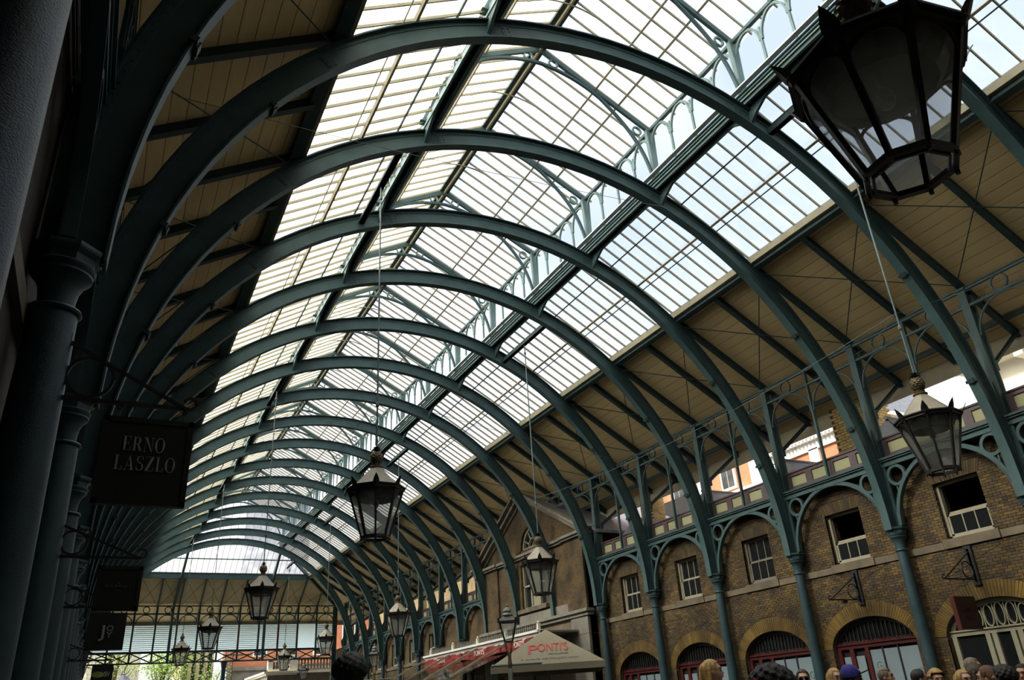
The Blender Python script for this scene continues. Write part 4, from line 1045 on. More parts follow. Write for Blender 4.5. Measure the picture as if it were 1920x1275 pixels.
def onf(h, dx=0): p = ft + Vector((0, 0, 2.69)) + sl_ * h + pe * dx + nrm * .012; return Matrix.Translation(p) @ Bm
text_mesh('lettering', "ONTI'S", .60, REDT, .004, parent=ps, M=onf(.80, .17), width=.84)
text_mesh('lettering', 'P', .66, REDT, .004, parent=ps, M=onf(.72, -.40))
text_mesh('small_lettering', 'restaurant', .14, GREENG, .003, parent=ps, M=onf(.48, .30), width=.56)
text_mesh('small_lettering', 'la cultura del mangiar bene', .13, GREYT, .003, .35, parent=ps, M=onf(.26, .05), width=1.60)
q = MB(); q.lathe([(.0, 0), (.16, .02), (.22, .15), (.2, .3), (.1, .42), (0, .46)], n=10, close=False)

# ================================================================== SIGNS
def serif_word(word, h, parent, mt, x, y, z, width=None, nm='letter'):
    """high-contrast serif capitals; lower left corner at x, z on a board facing -y"""
    SW, TW, SF = .155, .035, .035       # stem, hairline, serif height, all of the cap height
    wd = {'E': .66, 'R': .78, 'N': .80, 'O': .80, 'L': .64, 'A': .80, 'S': .60, 'Z': .68, 'T': .7, 'P': .68, 'C': .76}
    tot = sum(wd[c] for c in word) + .14 * (len(word) - 1); k = (width / (tot * h)) if width else 1.0
    cx = x
    for c in word:
        W_ = wd[c]; q = MB()
        F = lambda a, b, t: (cx + a * h * k, t, z + b * h)
        def R(x0, y0, x1, y1): q.prism([(x0, y0), (x1, y0), (x1, y1), (x0, y1)], F, y - .006, y)
        def Q(*p): q.prism(list(p), F, y - .006, y)
        def O(cx_, cy, rx, ry, a0=0, a1=2 * PI, fat=SW, n=28):
            for i in range(n):
                t, u = a0 + (a1 - a0) * i / n, a0 + (a1 - a0) * (i + 1) / n
                def th(v): return TW + (fat - TW) * abs(math.cos(v)) ** 1.5
                Q((cx_ + rx * math.cos(t), cy + ry * math.sin(t)), (cx_ + rx * math.cos(u), cy + ry * math.sin(u)),
                  (cx_ + (rx - th(u)) * math.cos(u), cy + (ry - TW) * math.sin(u)), (cx_ + (rx - th(t)) * math.cos(t), cy + (ry - TW) * math.sin(t)))
        def stem(x0, s0=0, s1=1, wS=SW):
            R(x0, 0, x0 + wS, 1)
            if s0 is not None: R(x0 - .08, 0, x0 + wS + .08, SF)
            if s1 is not None: R(x0 - .08, 1 - SF, x0 + wS + .08, 1)
        if c == 'E': stem(.10); R(.2, 0, W_, TW); R(.2, 1 - TW, W_ - .03, 1); R(.2, .5, .5, .5 + TW); R(W_ - .04, 0, W_, .26); R(W_ - .07, .76, W_ - .03, 1); R(.47, .4, .50, .64)
        elif c == 'R': stem(.10); O(.38, .75, .26, .25, -PI / 2, PI / 2); R(.2, 1 - TW, .4, 1); R(.2, .5, .4, .5 + TW); Q((.38, .5), (.50, .5), (.78, 0), (.62, 0)); R(.58, 0, W_ + .03, SF)
        elif c == 'P': stem(.10); O(.38, .74, .26, .26, -PI / 2, PI / 2); R(.2, 1 - TW, .4, 1); R(.2, .48, .4, .48 + TW)
        elif c == 'N': R(.10, 0, .10 + TW, 1); R(0, 0, .24, SF); R(0, 1 - SF, .2, 1); Q((.06, 1), (.24, 1), (W_ - .08, 0), (W_ - .14, 0)); R(W_ - .12, 0, W_ - .12 + TW, 1); R(W_ - .22, 1 - SF, W_, 1)
        elif c == 'O': O(W_ / 2, .5, W_ / 2, .52)
        elif c == 'C': O(W_ / 2, .5, W_ / 2, .52, .7, 2 * PI - .7)
        elif c == 'L': stem(.10); R(.2, 0, W_, TW); R(W_ - .04, 0, W_, .28)
        elif c == 'T': stem(.27, 0, None); R(0, 1 - TW, W_, 1); R(0, .76, .04, 1); R(W_ - .04, .76, W_, 1)
        elif c == 'A': Q((.09, 0), (.09 + TW, 0), (.42, 1), (.39, 1)); Q((.36, 1), (.44, 1), (.74, 0), (.57, 0)); R(.2, .3, .58, .3 + TW); R(0, 0, .24, SF); R(.48, 0, W_, SF)
        elif c == 'S': O(.30, .755, .26, .245, .35, PI * 1.5, .11); O(.30, .26, .29, .26, -PI * .87, PI * .5, .13); Q((.28, .48), (.46, .52), (.2, .6), (.12, .56)); R(.50, .72, .53, .98); R(.03, .03, .06, .3)
        elif c == 'Z': R(.04, 1 - TW, W_, 1); R(0, 0, W_ - .02, TW); Q((W_ - .2, 1), (W_, 1), (.2, 0), (0, 0)); R(.04, .76, .08, 1); R(W_ - .06, 0, W_ - .02, .26)
        q.build(nm, mt, parent)
        cx += (W_ + .14) * h * k
def board(root, x0, x1, z0, z1, y, mt, frame=True, th=.05):
    q = MB(); q.box(x0, x1, y, y + th, z0, z1); q.build('board', mt, root)
    if frame:
        q = MB(); b = .035
        for a in ((x0, x1, z0, z0 + b), (x0, x1, z1 - b, z1), (x0, x0 + b, z0, z1), (x1 - b, x1, z0, z1)): q.box(a[0], a[1], y - .008, y + .004, a[2], a[3])
        q.build('border', BLACK, root)
def bracket(root, xw, xt, y, zb, zt, r, hooks, zh):
    """wall end xw, tip xt; bar at zb, brace from zt"""
    sg = 1 if xt > xw else -1
    q = MB(); q.bar((xw, y, zb), (xt, y, zb), .022, .028); q.build('bar', BLACK, root)
    q = MB(); q.bar((xw, y, zt), (xt - sg * .02, y, zb), .02, .026, (0, 1, 0)); q.build('brace', BLACK, root)
    q = MB(); q.arc((xt + sg * .0, y, zb + .04), (1, 0, 0), (0, 0, 1), (0, 1, 0), -PI / 2 if sg > 0 else -PI / 2 - 4.2, 2.7 if sg > 0 else -PI / 2, .032, .05, .02, 16); q.build('curl', BLACK, root)
    q = MB(); q.arc((xw + sg * r * 1.12, y, zb + r + .01), (1, 0, 0), (0, 0, 1), (0, 1, 0), 0, 2 * PI, r - .02, r, .018, 26); q.build('ring', BLACK, root)
    q = MB(); q.box(*sorted((xw - sg * .01, xw + sg * .02)), y - .025, y + .025, zb - .05, zt + .05); q.build('back_plate', BLACK, root)
    for hx in hooks:
        q = MB(); q.arc((hx, y, zb - .03), (1, 0, 0), (0, 0, 1), (0, 1, 0), 0, 2 * PI, .009, .018, .01, 10); q.tube([(hx, y, zb - .045), (hx, y, zh)], .004, 5); q.build('hook', BLACK, root)
ys = 5.50
sg_ = empty('hanging_sign', (0, 0, 0)); tag(sg_, 'large black hanging signboard reading ERNO LASZLO', 'sign')
board(sg_, -7.505, -6.95, 2.93, 3.515, ys, SIGNB)
bracket(sg_, -7.80, -6.99, ys + .02, 3.615, 4.02, .15, (-7.42, -7.02), 3.51)
serif_word('ERNO', .098, sg_, SIGNT, -7.372, ys - .002, 3.285, .255)
serif_word('LASZLO', .098, sg_, SIGNT, -7.405, ys - .002, 3.155, .365)
s2 = empty('hanging_sign', (0, 0, 0)); tag(s2, 'black hanging signboard reading TEA PALACE in tiny letters', 'sign')
board(s2, -7.42, -7.03, 2.66, 3.07, 8.52, SIGNB, th=.04); bracket(s2, -7.80, -7.06, 8.54, 3.15, 3.45, .12, (-7.36, -7.1), 3.07)
for w_, x_, wd_ in (('TEA', -7.345, .075), ('PALACE', -7.255, .145)): serif_word(w_, .024, s2, GREYT, x_, 8.518, 2.87, wd_)
text_mesh('crown_mark', 'w', .03, GREYT, .002, parent=s2, M=Matrix.Translation((-7.225, 8.516, 2.915)) @ TXS)
q = MB(); q.box(-7.25, -7.20, 8.514, 8.52, 2.845, 2.848); q.build('underline', GREYT, s2)
s3 = empty('hanging_sign', (0, 0, 0)); tag(s3, 'black hanging signboard reading JOY', 'sign')
board(s3, -7.46, -7.03, 2.57, 3.01, 11.52, SIGNB, False, th=.04); bracket(s3, -7.80, -7.06, 11.54, 3.08, 3.36, .11, (-7.40, -7.1), 3.01)
text_mesh('letter', 'J', .20, SIGNT, .003, parent=s3, M=Matrix.Translation((-7.275, 11.514, 2.785)) @ TXS, width=.062)
text_mesh('letter', 'O', .095, SIGNT, .003, parent=s3, M=Matrix.Translation((-7.205, 11.514, 2.822)) @ TXS, width=.072)
text_mesh('letter', 'Y', .10, SIGNT, .003, parent=s3, M=Matrix.Translation((-7.205, 11.514, 2.745)) @ TXS, width=.072)
s4 = empty('hanging_sign', (0, 0, 0)); tag(s4, 'small black hanging signboard reading LUSH in yellow green, lowest of the row', 'sign')
board(s4, -7.33, -6.97, 2.46, 2.82, 17.5, SIGNB, False, th=.04); bracket(s4, -7.80, -7.02, 17.52, 2.90, 3.2, .11, (-7.28, -7.04), 2.82)
q = MB(); n = 24; q.prism([(-.07 + .10 * math.cos(2 * PI * i / n), .052 * math.sin(2 * PI * i / n)) for i in range(n)], lambda a, b, t: (-7.15 + a, t, 2.65 + b), 17.494, 17.5); q.build('oval_patch', mat('olive_print', (.30, .32, .06), .5), s4)
text_mesh('lettering', 'LUSH', .12, YELT, .003, .3, parent=s4, M=Matrix.Translation((-7.12, 17.490, 2.65)) @ TXS, width=.18)
for kk, yy in ((1, 10.2), (2, 13.06)):
    b_ = empty('sign_bracket', (0, 0, 0)); tag(b_, 'black ringed iron bracket on the brick wall, ' + ('carrying the cafe sign' if kk == 1 else 'carrying nothing, left of the second column'), 'bracket')
    q = MB(); q.box(XW - .05, XW + .005, yy - .08, yy + .08, 3.30, 4.06); q.build('wall_board', BLACK, b_)
    bracket(b_, XW - .03, 7.12, yy, 3.41, 3.95, .17, (7.27, 7.70) if kk == 1 else (), 3.09)
    q = MB(); q.tube([(7.2, yy, 3.41), (XW, yy - .9, 4.05)], .006, 4); q.build('stay', BLACK, b_)
    if kk == 2: q = MB(); q.box(7.5, 7.62, yy - .03, yy + .03, 3.34, 3.40); q.build('lamp_box', BLACK, b_)
s5 = empty('hanging_sign', (0, 0, 0)); tag(s5, 'dark hanging signboard with a red edge, faintly reading PIAZZA CAFE', 'sign')
SIGR = mat('dark_brown_sign', (0.030, 0.012, 0.010), .5, var=.2)
q = MB(); q.box(7.20, 7.80, 10.16, 10.24, 2.48, 3.08); q.build('board', SIGR, s5)
q = MB(); q.box(7.175, 7.20, 10.155, 10.245, 2.475, 3.085); q.build('red_edge', RED, s5)
for w_, z_ in (('PIAZZA', 2.83), ('CAFE', 2.70)): text_mesh('lettering', w_, .10, RED, .003, parent=s5, M=Matrix.Translation((7.52, 10.156, z_)) @ TXS)

# ================================================================== HANGING LANTERNS
def pendant():
    root = empty('hanging_lantern', (0, 0, 0)); S = 8
    def cor(i, r, z): t = 2 * PI * (i + .5) / S; return Vector((r * math.cos(t), r * math.sin(t), z))
    zb, zt, rb, rt = 0.03, 0.87, .235, .465
    q = MB()
    for i in range(S): q.bar(cor(i, rb, zb), cor(i, rt, zt), .032, .035, cor(i, 1, 0))
    q.build('frame', BLACK, root)
    q = MB()
    for i in range(S):
        q.bar(cor(i, rb + .005, .02), cor(i + 1, rb + .005, .02), .03, .05); q.bar(cor(i, rb - .03, .0), cor(i + 1, rb - .03, .0), .015, .03)
    for i in range(S): q.tube([cor(i, rb + .01, -.005), cor(i, rb + .01, -.035)], .014, 6)
    q.build('bottom_ring', BLACK, root)
    q = MB()
    for i in range(S): q.bar(cor(i, rt + .01, .885), cor(i + 1, rt + .01, .885), .035, .05); q.bar(cor(i, rt + .03, .915), cor(i + 1, rt + .03, .915), .05, .02)
    q.build('brim', BLACK, root)
    for i in range(S):
        a, b, c, d = cor(i, rb, zb), cor(i + 1, rb, zb), cor(i + 1, rt, zt), cor(i, rt, zt); m_ = (a + b) / 2; inn = -Vector((m_.x, m_.y, 0)).normalized() * .004
        q = MB(); q._add([a, b, c, d, a + inn, b + inn, c + inn, d + inn], [(0, 1, 2, 3), (7, 6, 5, 4), (0, 4, 5, 1), (1, 5, 6, 2), (2, 6, 7, 3), (3, 7, 4, 0)]); q.build('pane', LAMPG, root)
        # tracery arch in the head of each pane
        U = (c - d).normalized(); V = ((c + d) / 2 - (a + b) / 2).normalized(); cc = (c + d) / 2 - V * .17; hw = (c - d).length / 2 - .018; N_ = U.cross(V)
        q = MB(); q.arc(cc, U, V, N_, 0, PI, hw - .020, hw, .014, 14); q.build('tracery', BLACK, root)
        t = 2 * PI * (i + .5) / S; o_ = Vector((math.cos(t), math.sin(t), 0)); s_ = Vector((-math.sin(t), math.cos(t), 0)); p = o_ * (rt + .02) + Vector((0, 0, .87)); up = (Vector((0, 0, 1)) + o_ * .42).normalized()
        q = MB(); rows = [(0, .036), (.055, .056), (.11, .046), (.17, .02), (.205, .002)]; vs = []
        for h_, w_ in rows: c0 = p + up * h_ + o_ * (.03 * (h_ / .2) ** 2); vs += [c0 - s_ * w_, c0 + o_ * .016 * (1 - h_ / .21), c0 + s_ * w_, c0 - o_ * .008]
        q._add(vs, [(j * 4 + k, j * 4 + (k + 1) % 4, (j + 1) * 4 + (k + 1) % 4, (j + 1) * 4 + k) for j in range(4) for k in range(4)] + [(0, 3, 2, 1), (16, 17, 18, 19)]); q.build('leaf_crest', BLACK, root)
    q = MB(); q.lathe([(.45, .895), (.46, .91), (.27, 1.12), (.105, 1.31), (.09, 1.33)], n=8, seg_off=.5); q.build('roof', LROOF, root)
    q = MB(); q.lathe([(.42, .87), (.39, .85), (.34, .75), (.30, .70), (.295, .70), (.33, .77), (.37, .86)], n=16, close=False); q.lathe([(.40, .875), (.0, .87)], n=16, close=False); q.build('roof_shade_dome', BLACK, root)  # black dome standing for the shade inside the lantern roof
    q = MB(); q.lathe([(.02, .87), (.02, .74), (.045, .70), (.055, .64), (.04, .58), (0, .56)], n=12, close=False); q.build('lamp_holder', STEEL, root)
    q = MB(); q.lathe([(.10, 1.385), (.115, 1.40), (.10, 1.415), (.072, 1.42), (.085, 1.44), (.068, 1.455), (.075, 1.47), (.06, 1.48)], n=18); q.build('collar', GOLD, root, (0, 0, -.06), smooth=True)
    # pineapple: body of bosses set in spirals
    q = MB(); q.lathe([(.05, 1.475), (.085, 1.50), (.105, 1.55), (.108, 1.60), (.095, 1.65), (.06, 1.69), (.02, 1.70)], n=16)
    for j in range(6):
        z = 1.505 + .034 * j; r = .108 * math.sqrt(max(.05, 1 - ((z - 1.585) / .125) ** 2))
        for i in range(9):
            t = 2 * PI * (i + .5 * (j % 2)) / 9; o_ = Vector((math.cos(t), math.sin(t), 0)); s_ = Vector((-math.sin(t), math.cos(t), 0)); c0 = o_ * r + Vector((0, 0, z)); w_ = r * .34
            q._add([c0 - s_ * w_, c0 - Vector((0, 0, .02)), c0 + s_ * w_, c0 + Vector((0, 0, .02)), c0 + o_ * .016], [(0, 1, 4), (1, 2, 4), (2, 3, 4), (3, 0, 4)])
    q.build('pineapple', GOLD, root, (0, 0, -.06))
    q = MB()
    for ring_, (n_, ou, uh) in enumerate(((9, .115, .0), (7, .08, .05))):
        for i in range(n_):
            t = 2 * PI * (i + .3 * ring_) / n_; o_ = Vector((math.cos(t), math.sin(t), 0)); s_ = Vector((-math.sin(t), math.cos(t), 0)); b0 = Vector((0, 0, 1.69))
            m_ = b0 + o_ * ou * .55 + Vector((0, 0, .045 + uh)); e_ = b0 + o_ * ou * 1.05 + Vector((0, 0, .035 + uh))
            q._add([b0 - s_ * .01, b0 + s_ * .01, m_ + s_ * .02, m_ - s_ * .02, e_], [(0, 1, 2, 3), (3, 2, 4)])
    q.build('leaf_crown', BLACK, root, (0, 0, -.06))
    return root
LMP = [(2.07, -3.72, 4.12, 'huge dark hanging lantern at the top right corner, nearest of all'), (YK(.5), 3.33, 4.36, 'hanging lantern before the brick wall above the cafe sign, its pineapple in full light'),
       (YK(2.5), -3.32, 4.38, 'hanging lantern dark against the glass roof in the middle of the picture'), (YK(4.5), 3.16, 4.35, 'hanging lantern in front of the pavilion gable'),
       (YK(6.5), -3.10, 4.48, 'hanging lantern against the boarded hip of the far end'), (YK(8.5), 3.22, 4.48, 'hanging lantern beyond the pavilion, above the long awning'),
       (YK(10.5), -3.08, 4.67, 'hanging lantern in front of the white louvres, near the middle of the far screen'), (YK(12.5), 3.38, 4.75, 'hanging lantern above the stone balustrade at the far corner'),
       (YK(14.5), -3.08, 4.86, 'small hanging lantern in front of the spring trees'), (YK(16.5), 3.70, 4.78, 'smallest hanging lantern, low in front of the red brick house at the far end')]
proto = pendant()
for i, (y, x, z, lb) in enumerate(LMP):
    o = proto if i == 0 else copy_tree(proto)
    LMP[i] = (y, x, z, lb, o)
for i, (y, x, z, lb, o) in enumerate(LMP):
    o.location = (x, y, z); o.rotation_euler = (0, 0, math.atan2(y, x - CAMX) + (PI / 8 if i not in (0,) else .12)); tag(o, lb, 'lantern', 'pineapple lanterns hanging from the roof')
    zt_ = 11.72 if i < 9 else 11.3
    o.scale = {0: (1.0, 1.0, .82), 1: (.93, .93, .90)}.get(i, (1, 1, .94)); L_z = (zt_ - z) / o.scale[2]
    q = MB(); q.tube([(0, 0, 1.62), (0, 0, L_z)], .017, 8); q.build('rod', ROD, o)
    q = MB()
    for h_ in (2.6, L_z - .3): q.lathe([(.018, h_ - .05), (.035, h_ - .03), (.035, h_ + .03), (.018, h_ + .05)], n=8)
    q.build('coupling', ROD, o)
    yb0 = YK(math.floor((y - 8.555) / 3 + 1)); 
    b_ = MB(); b_.box(x - .04, x + .04, yb0 + .03, min(yb0 + 2.97, 56.2), zt_, zt_ + .15); b_.box(x - .07, x + .07, yb0 + .03, min(yb0 + 2.97, 56.2), zt_, zt_ + .02)
    bb = b_.build('lamp_beam', IRON_D); tag(bb, 'short green crossbeam holding the rod of the lantern ' + ('nearest the camera', 'above the cafe sign', 'in the middle of the picture', 'by the pavilion gable', 'against the boarded far hip', 'beyond the pavilion', 'before the louvres', 'above the balustrade', 'before the trees', 'at the far screen')[i], 'beam', 'crossbeams carrying the lanterns')

# ---- street lamps on posts
def street_lamp(x, y, zg, k, label, rz):
    root = empty('street_lamp', (x, y, 0), rz); tag(root, label, 'street lamp'); S = 4
    def cor(i, r, z): t = 2 * PI * (i + .35) / S; return Vector((r * math.cos(t) * k, r * math.sin(t) * k, zg + z * k))
    for i in range(S):
        a, b, c, d = cor(i, .15, 0), cor(i + 1, .15, 0), cor(i + 1, .33, .52), cor(i, .33, .52)
        q = MB(); q._add([a, b, c, d], [(0, 1, 2, 3)]); q.build('pane', LAMPG, root)
    q = MB()
    for i in range(S): q.bar(cor(i, .15, 0), cor(i, .33, .52), .022 * k, .022 * k, cor(i, 1, 0)); q.bar(cor(i, .15, 0), cor(i + 1, .15, 0), .03 * k, .03 * k); q.bar(cor(i, .34, .53), cor(i + 1, .34, .53), .04 * k, .04 * k); q.box(cor(i, .35, 0).x - .03 * k, cor(i, .35, 0).x + .03 * k, cor(i, .35, 0).y - .03 * k, cor(i, .35, 0).y + .03 * k, zg + .5 * k, zg + .62 * k)
    q.build('frame', BLACK, root)
    q = MB(); q.lathe([(.36 * k, zg + .54 * k), (.30 * k, zg + .60 * k), (.15 * k, zg + .69 * k)], n=4, seg_off=.35); q.build('roof', BLACK, root)
    q = MB(); q.lathe([(a * k, zg + b * k) for a, b in ((.15, .69), (.16, .72), (.12, .76), (.10, .80), (.13, .82), (.12, .86), (.06, .92), (.03, .94), (.045, .97), (.03, 1.0), (.008, 1.03), (.004, 1.08), (0, 1.1))], n=14, close=False); q.build('finial', STEEL, root, smooth=True)
    q = MB()
    for i in range(4):
        t = PI / 2 * i + .4; u = Vector((math.cos(t), math.sin(t), 0))
        q.tube([Vector((0, 0, zg - .35 * k)) + u * .03, Vector((0, 0, zg - .2 * k)) + u * .10 * k, Vector((0, 0, zg)) + u * .15 * k], .014 * k, 6)
    q.lathe([(.03, zg - .75 * k), (.07 * k, zg - .6 * k), (.04, zg - .5 * k), (.05 * k, zg - .35 * k), (.03, zg - .3 * k)], n=10); q.build('gilt_bracket', GOLD, root)
    q = MB(); q.lathe([(.16, 0), (.16, .3), (.10, .4), (.075, .9), (.06, 1.0), (.05, zg - .75 * k), (.04, zg - .7 * k)], n=12); q.build('post', STEEL, root, smooth=True)
    q = MB(); q.tube([(-.42, 0, zg - .62 * k), (.72, 0, zg - .60 * k)], .028, 8); q.lathe([(.0, 0), (.04, .02), (.0, .05)], c=(.72, 0, zg - .625 * k), n=8, close=False); q.build('ladder_bar', STEEL, root, smooth=True)
street_lamp(1.07, 17, 3.02, .80, 'old street lamp on a gilt post in front of the beige parasol', -.3)
street_lamp(2.57, 32, 3.48, .80, 'old street lamp left of the long awning, beside the dark head', -.3)
street_lamp(1.62, 40, 3.50, .72, 'small distant street lamp below the stone balustrade', -.3)

# ---- thin wires strung across the hall between lantern rods and walls
def wire(p, q_, lb, sag=.12, r=.0045):
    m_ = MB(); p = Vector(p); q_ = Vector(q_); m_.tube([p.lerp(q_, i / 10) - Vector((0, 0, sag * 4 * (i / 10) * (1 - i / 10))) for i in range(11)], r, 4); tag(m_.build('wire', ROD), lb, 'wire')
wire((-3.32, YK(2.5), 7.0), (7.9, YK(5), 8.8), 'thin wire from the middle lantern rod to the eaves frame')
wire((3.33, YK(.5), 6.96), (7.9, YK(2), 8.8), 'thin wire from the rod of the lantern above the cafe sign to the post beyond')
wire((3.33, YK(.5), 6.96), (7.9, YK(0), 8.8), 'thin wire from the cafe sign lantern rod back towards the camera')
wire((3.33, YK(.5), 6.96), (3.16, YK(4.5), 6.95), 'long thin wire joining the two lantern rods near the brick wall', .3)
wire((-3.32, YK(2.5), 7.0), (-3.10, YK(6.5), 7.0), 'long thin wire joining the middle lantern rod to the next one behind it', .3)
wire((3.16, YK(4.5), 6.95), (7.9, YK(6), 8.8), 'thin wire from the pavilion lantern rod to the eaves')
wire((-7.4, YK(1), 8.9), (3.3, YK(2), 11.9), 'thin wire rising under the shaded boards to the roof')

# ================================================================== OUTSIDE, BRICK WALL SIDE
def house(name, label, group=None):
    r = empty(name, (0, 0, 0)); tag(r, label, 'building', group); return r
A = house('corner_house', 'cream rendered house with heavy cornices beyond the parapet at the picture edge')
q = MB(); q.box(14, 24, -6, 12.5, 0, 13.5); q.build('wall', CREAMR, A)
q = MB()
for z, p, h_ in ((9.62, .75, .12), (9.74, .85, .10), (9.50, .5, .14), (8.55, .18, .10), (7.7, .12, .25), (11.2, .2, .2)): q.box(14 - p, 14.02, -6, 12.1 + p, z, z + h_)
q.build('cornice', CREAMR, A)
for i in range(10):
    q = MB(); q.box(13.45, 14, 11.7 - 1.1 * i, 11.95 - 1.1 * i, 9.32, 9.5); q.build('cornice_block', CREAMR, A)
for i in range(4):
    y = 10.4 - 2.2 * i; f = MB(); f.box(13.94, 14.02, y - .55, y + .55, 6.3, 8.3); w_ = f.build('window', WHITER, A)
    f = MB(); f.box(13.92, 13.95, y - .45, y + .45, 6.4, 8.2); f.build('pane', WING, w_)
# chimney stack near the parapet
ch = empty('chimney_stack', (0, 0, 0)); tag(ch, 'square yellow brick chimney stack standing just behind the parapet', 'chimney')
q = MB(); q.box(9.51, 10.49, 12.86, 13.84, 6.2, 10.5); q.build('core', MORTAR, ch)
bxm = MB(); bxm.box(-.01, .1, -.1065, .1065, 0, .065); b1 = bxm.mesh('brick', BRCH)
bym = MB(); bym.box(-.1065, .1065, -.01, .1, 0, .065); b2 = bym.mesh('brick', BRCH)
low = MB(); z = 6.2; r_ = 0; cnt = 0
while z < 10.4:
    of = .1125 if r_ % 2 else 0
    for i in range(5):
        y = 12.95 + .225 * i - of
        if y > 13.80 or y < 12.87: continue
        if z > 7.0 and cnt < 290: link('brick', b1, ch, (9.5, y, z)); cnt += 1
        else: low.box(9.49, 9.6, y - .1065, y + .1065, z, z + .065)
    for i in range(5):
        x = 9.60 + .225 * i - (of if i else 0)
        if x > 10.5: continue
        if z > 7.0 and cnt < 290: link('brick', b2, ch, (x, 12.85, z)); cnt += 1
        else: low.box(x - .1065, x + .1065, 12.84, 12.95, z, z + .065)
    z += .0755; r_ += 1
low.build('brickwork', BRCH, ch)['kind'] = 'stuff'
c2_ = empty('chimney_stack', (0, 0, 0)); tag(c2_, 'smaller yellow brick chimney stack beside the pavilion roof', 'chimney')
q = MB(); q.box(9.51, 10.09, 22.21, 22.79, 6.2, 10.2); q.build('core', MORTAR, c2_)
q = MB(); z = 6.2; r_ = 0
while z < 10.1:
    of = .06 * (r_ % 2)
    for i in range(4):
        a = 22.2 + .15 * i + of
        if a + .14 < 22.86: q.box(9.49, 9.55, a, min(a + .142, 22.8), z, z + .05)
        x = 9.5 + .15 * i + of
        if x + .14 < 10.16: q.box(x, min(x + .142, 10.1), 22.19, 22.25, z, z + .05)
    z += .0565; r_ += 1
q.build('brickwork', BRCH, c2_)['kind'] = 'stuff'
# red brick and white stone house
B = house('stone_trimmed_house', 'red brick house with white stone pilasters and cornices seen above the parapet')
q = MB(); q.box(15, 26, 22, 48, 0, 15); q.box(15.2, 19.5, 17.2, 22, 0, 10.0); q.build('brick_wall', REDB, B)
q = MB()
for z, p, h_ in ((8.75, .30, .14), (8.89, .42, .10), (8.55, .16, .2)): q.box(15 - p, 15.02, 21.9, 48, z, z + h_)
for z, p, h_ in ((9.95, .30, .12), (10.07, .42, .14), (9.55, .1, .4)): q.box(15.2 - p, 15.3, 17.0 - p, 22, z, z + h_); q.box(15.2, 19.5, 17.2 - p, 17.3, z, z + h_)
for y in (17.2, 19.3, 21.4): q.box(15.1, 15.25, y, y + .45, 0, 9.6)
for y in (22.0, 25.2, 28.4, 31.6, 34.8, 38.0): q.box(14.86, 15.05, y, y + .6, 8.99, 15)
q.build('stone_trim', WHITER, B)
q = MB(); y = 17.2
while y < 22: q.box(14.85, 15.0, y, y + .09, 9.84, 9.95); y += .18
q.build('dentils', WHITER, B)
for i in range(6):
    y = 23.9 + 3.2 * i; f = MB(); f.box(14.92, 15.03, y - .35, y + .50, 9.2, 11.9); w_ = f.build('window', WHITER, B)
    for a in (-.27, .09):
        f = MB(); f.box(14.90, 14.93, y + a, y + a + .32, 9.3, 10.5); f.build('pane', WING, w_)
        f = MB(); f.box(14.90, 14.93, y + a, y + a + .32, 10.6, 11.8); f.build('pane', WING, w_)
q = MB(); q.prism([(17.0, 10.2), (22, 10.2), (22, 12.2), (18.5, 12.2)], lambda a, b, t: (t, a, b), 15.1, 19.5); q.build('slate_roof', SLATE, B)
dm = MB(); dm.arc((15.0, 18.9, 10.9), (0, 1, 0), (0, 0, 1), (1, 0, 0), 0, 2 * PI, .28, .42, .3, 20); dm.build('round_dormer', WHITER, B)
# white chimney block with pots far behind
C_ = house('potted_chimney_block', 'distant white stone chimney block with a row of clay pots over red brick')
q = MB(); q.box(20, 21.5, 18.3, 20.8, 0, 10.4); q.build('brick_wall', REDB, C_)
q = MB(); q.box(19.9, 21.6, 18.2, 20.9, 10.35, 11.05); q.box(19.75, 21.7, 18.05, 21.05, 11.05, 11.2); q.arc((19.85, 20.9, 10.0), (0, 1, 0), (0, 0, 1), (1, 0, 0), 0, PI, .35, .6, .3, 16); q.build('stone_cap', WHITER, C_)
pt = MB(); pt.lathe([(.12, 0), (.13, .1), (.11, .5), (.13, .55), (.10, .6)], n=10); pm_ = pt.mesh('chimney_pot', mat('clay_pot', (.30, .19, .15), .8, var=.3))
for i in range(7): link('chimney_pot', pm_, C_, (20.2, 18.4 + .37 * i, 11.2))
# slate covered roofs between the parapet and the houses
for i, (y0_, y1_) in enumerate(((13.9, 16.4), (17.0, 20.0), (20.6, 23.9), (10.4, 12.9))):
    r_ = empty('skylight_roof', (0, 0, 0)); tag(r_, 'low pitched slate roof just behind the parapet, %s' % ('beside the yellow chimney stack', 'between the chimney stack and the pavilion', 'with glazed panes next to the pavilion', 'behind the lit lantern')[i], 'roof')
    q = MB(); q.prism([(y0_, 6.55), ((y0_ + y1_) / 2, 7.35), (y1_, 6.55)], lambda a, b, t: (t, a, b), 8.75, 11.5); q.build('slating', SLATE, r_)
    q = MB(); q.tube([(8.7, (y0_ + y1_) / 2, 7.36), (11.5, (y0_ + y1_) / 2, 7.36)], .05, 6); q.build('ridge', GREYT, r_)
q = MB(); q.box(8.3, 14, YK(-4), 24.2, 6.2, 6.3); q.box(8.3, 14, 33, 60, 6.2, 6.3); tag(q.build('roof_deck', GREYT), 'grey flat roof behind the parapets', 'roof', kind='structure')
Y_ = house('yellow_brick_range', 'yellow brick range with chimneys seen through the frames beyond the pavilion')
q = MB(); q.box(11.2, 14.4, 34.5, 60, 0, 9.0)
for y in (36, 42.5, 49, 55): q.box(10.9, 12.2, y, y + 1.9, 6, 11.5)
q.build('brick_wall', brickwork_mat('pale_yellow_brickwork', (.34, .25, .11), (.27, .19, .085), (.25, .2, .13), 'XY'), Y_)
q = MB(); q.box(10.8, 14.45, 34.4, 60, 9.0, 9.2); q.build('coping', WHITER, Y_)

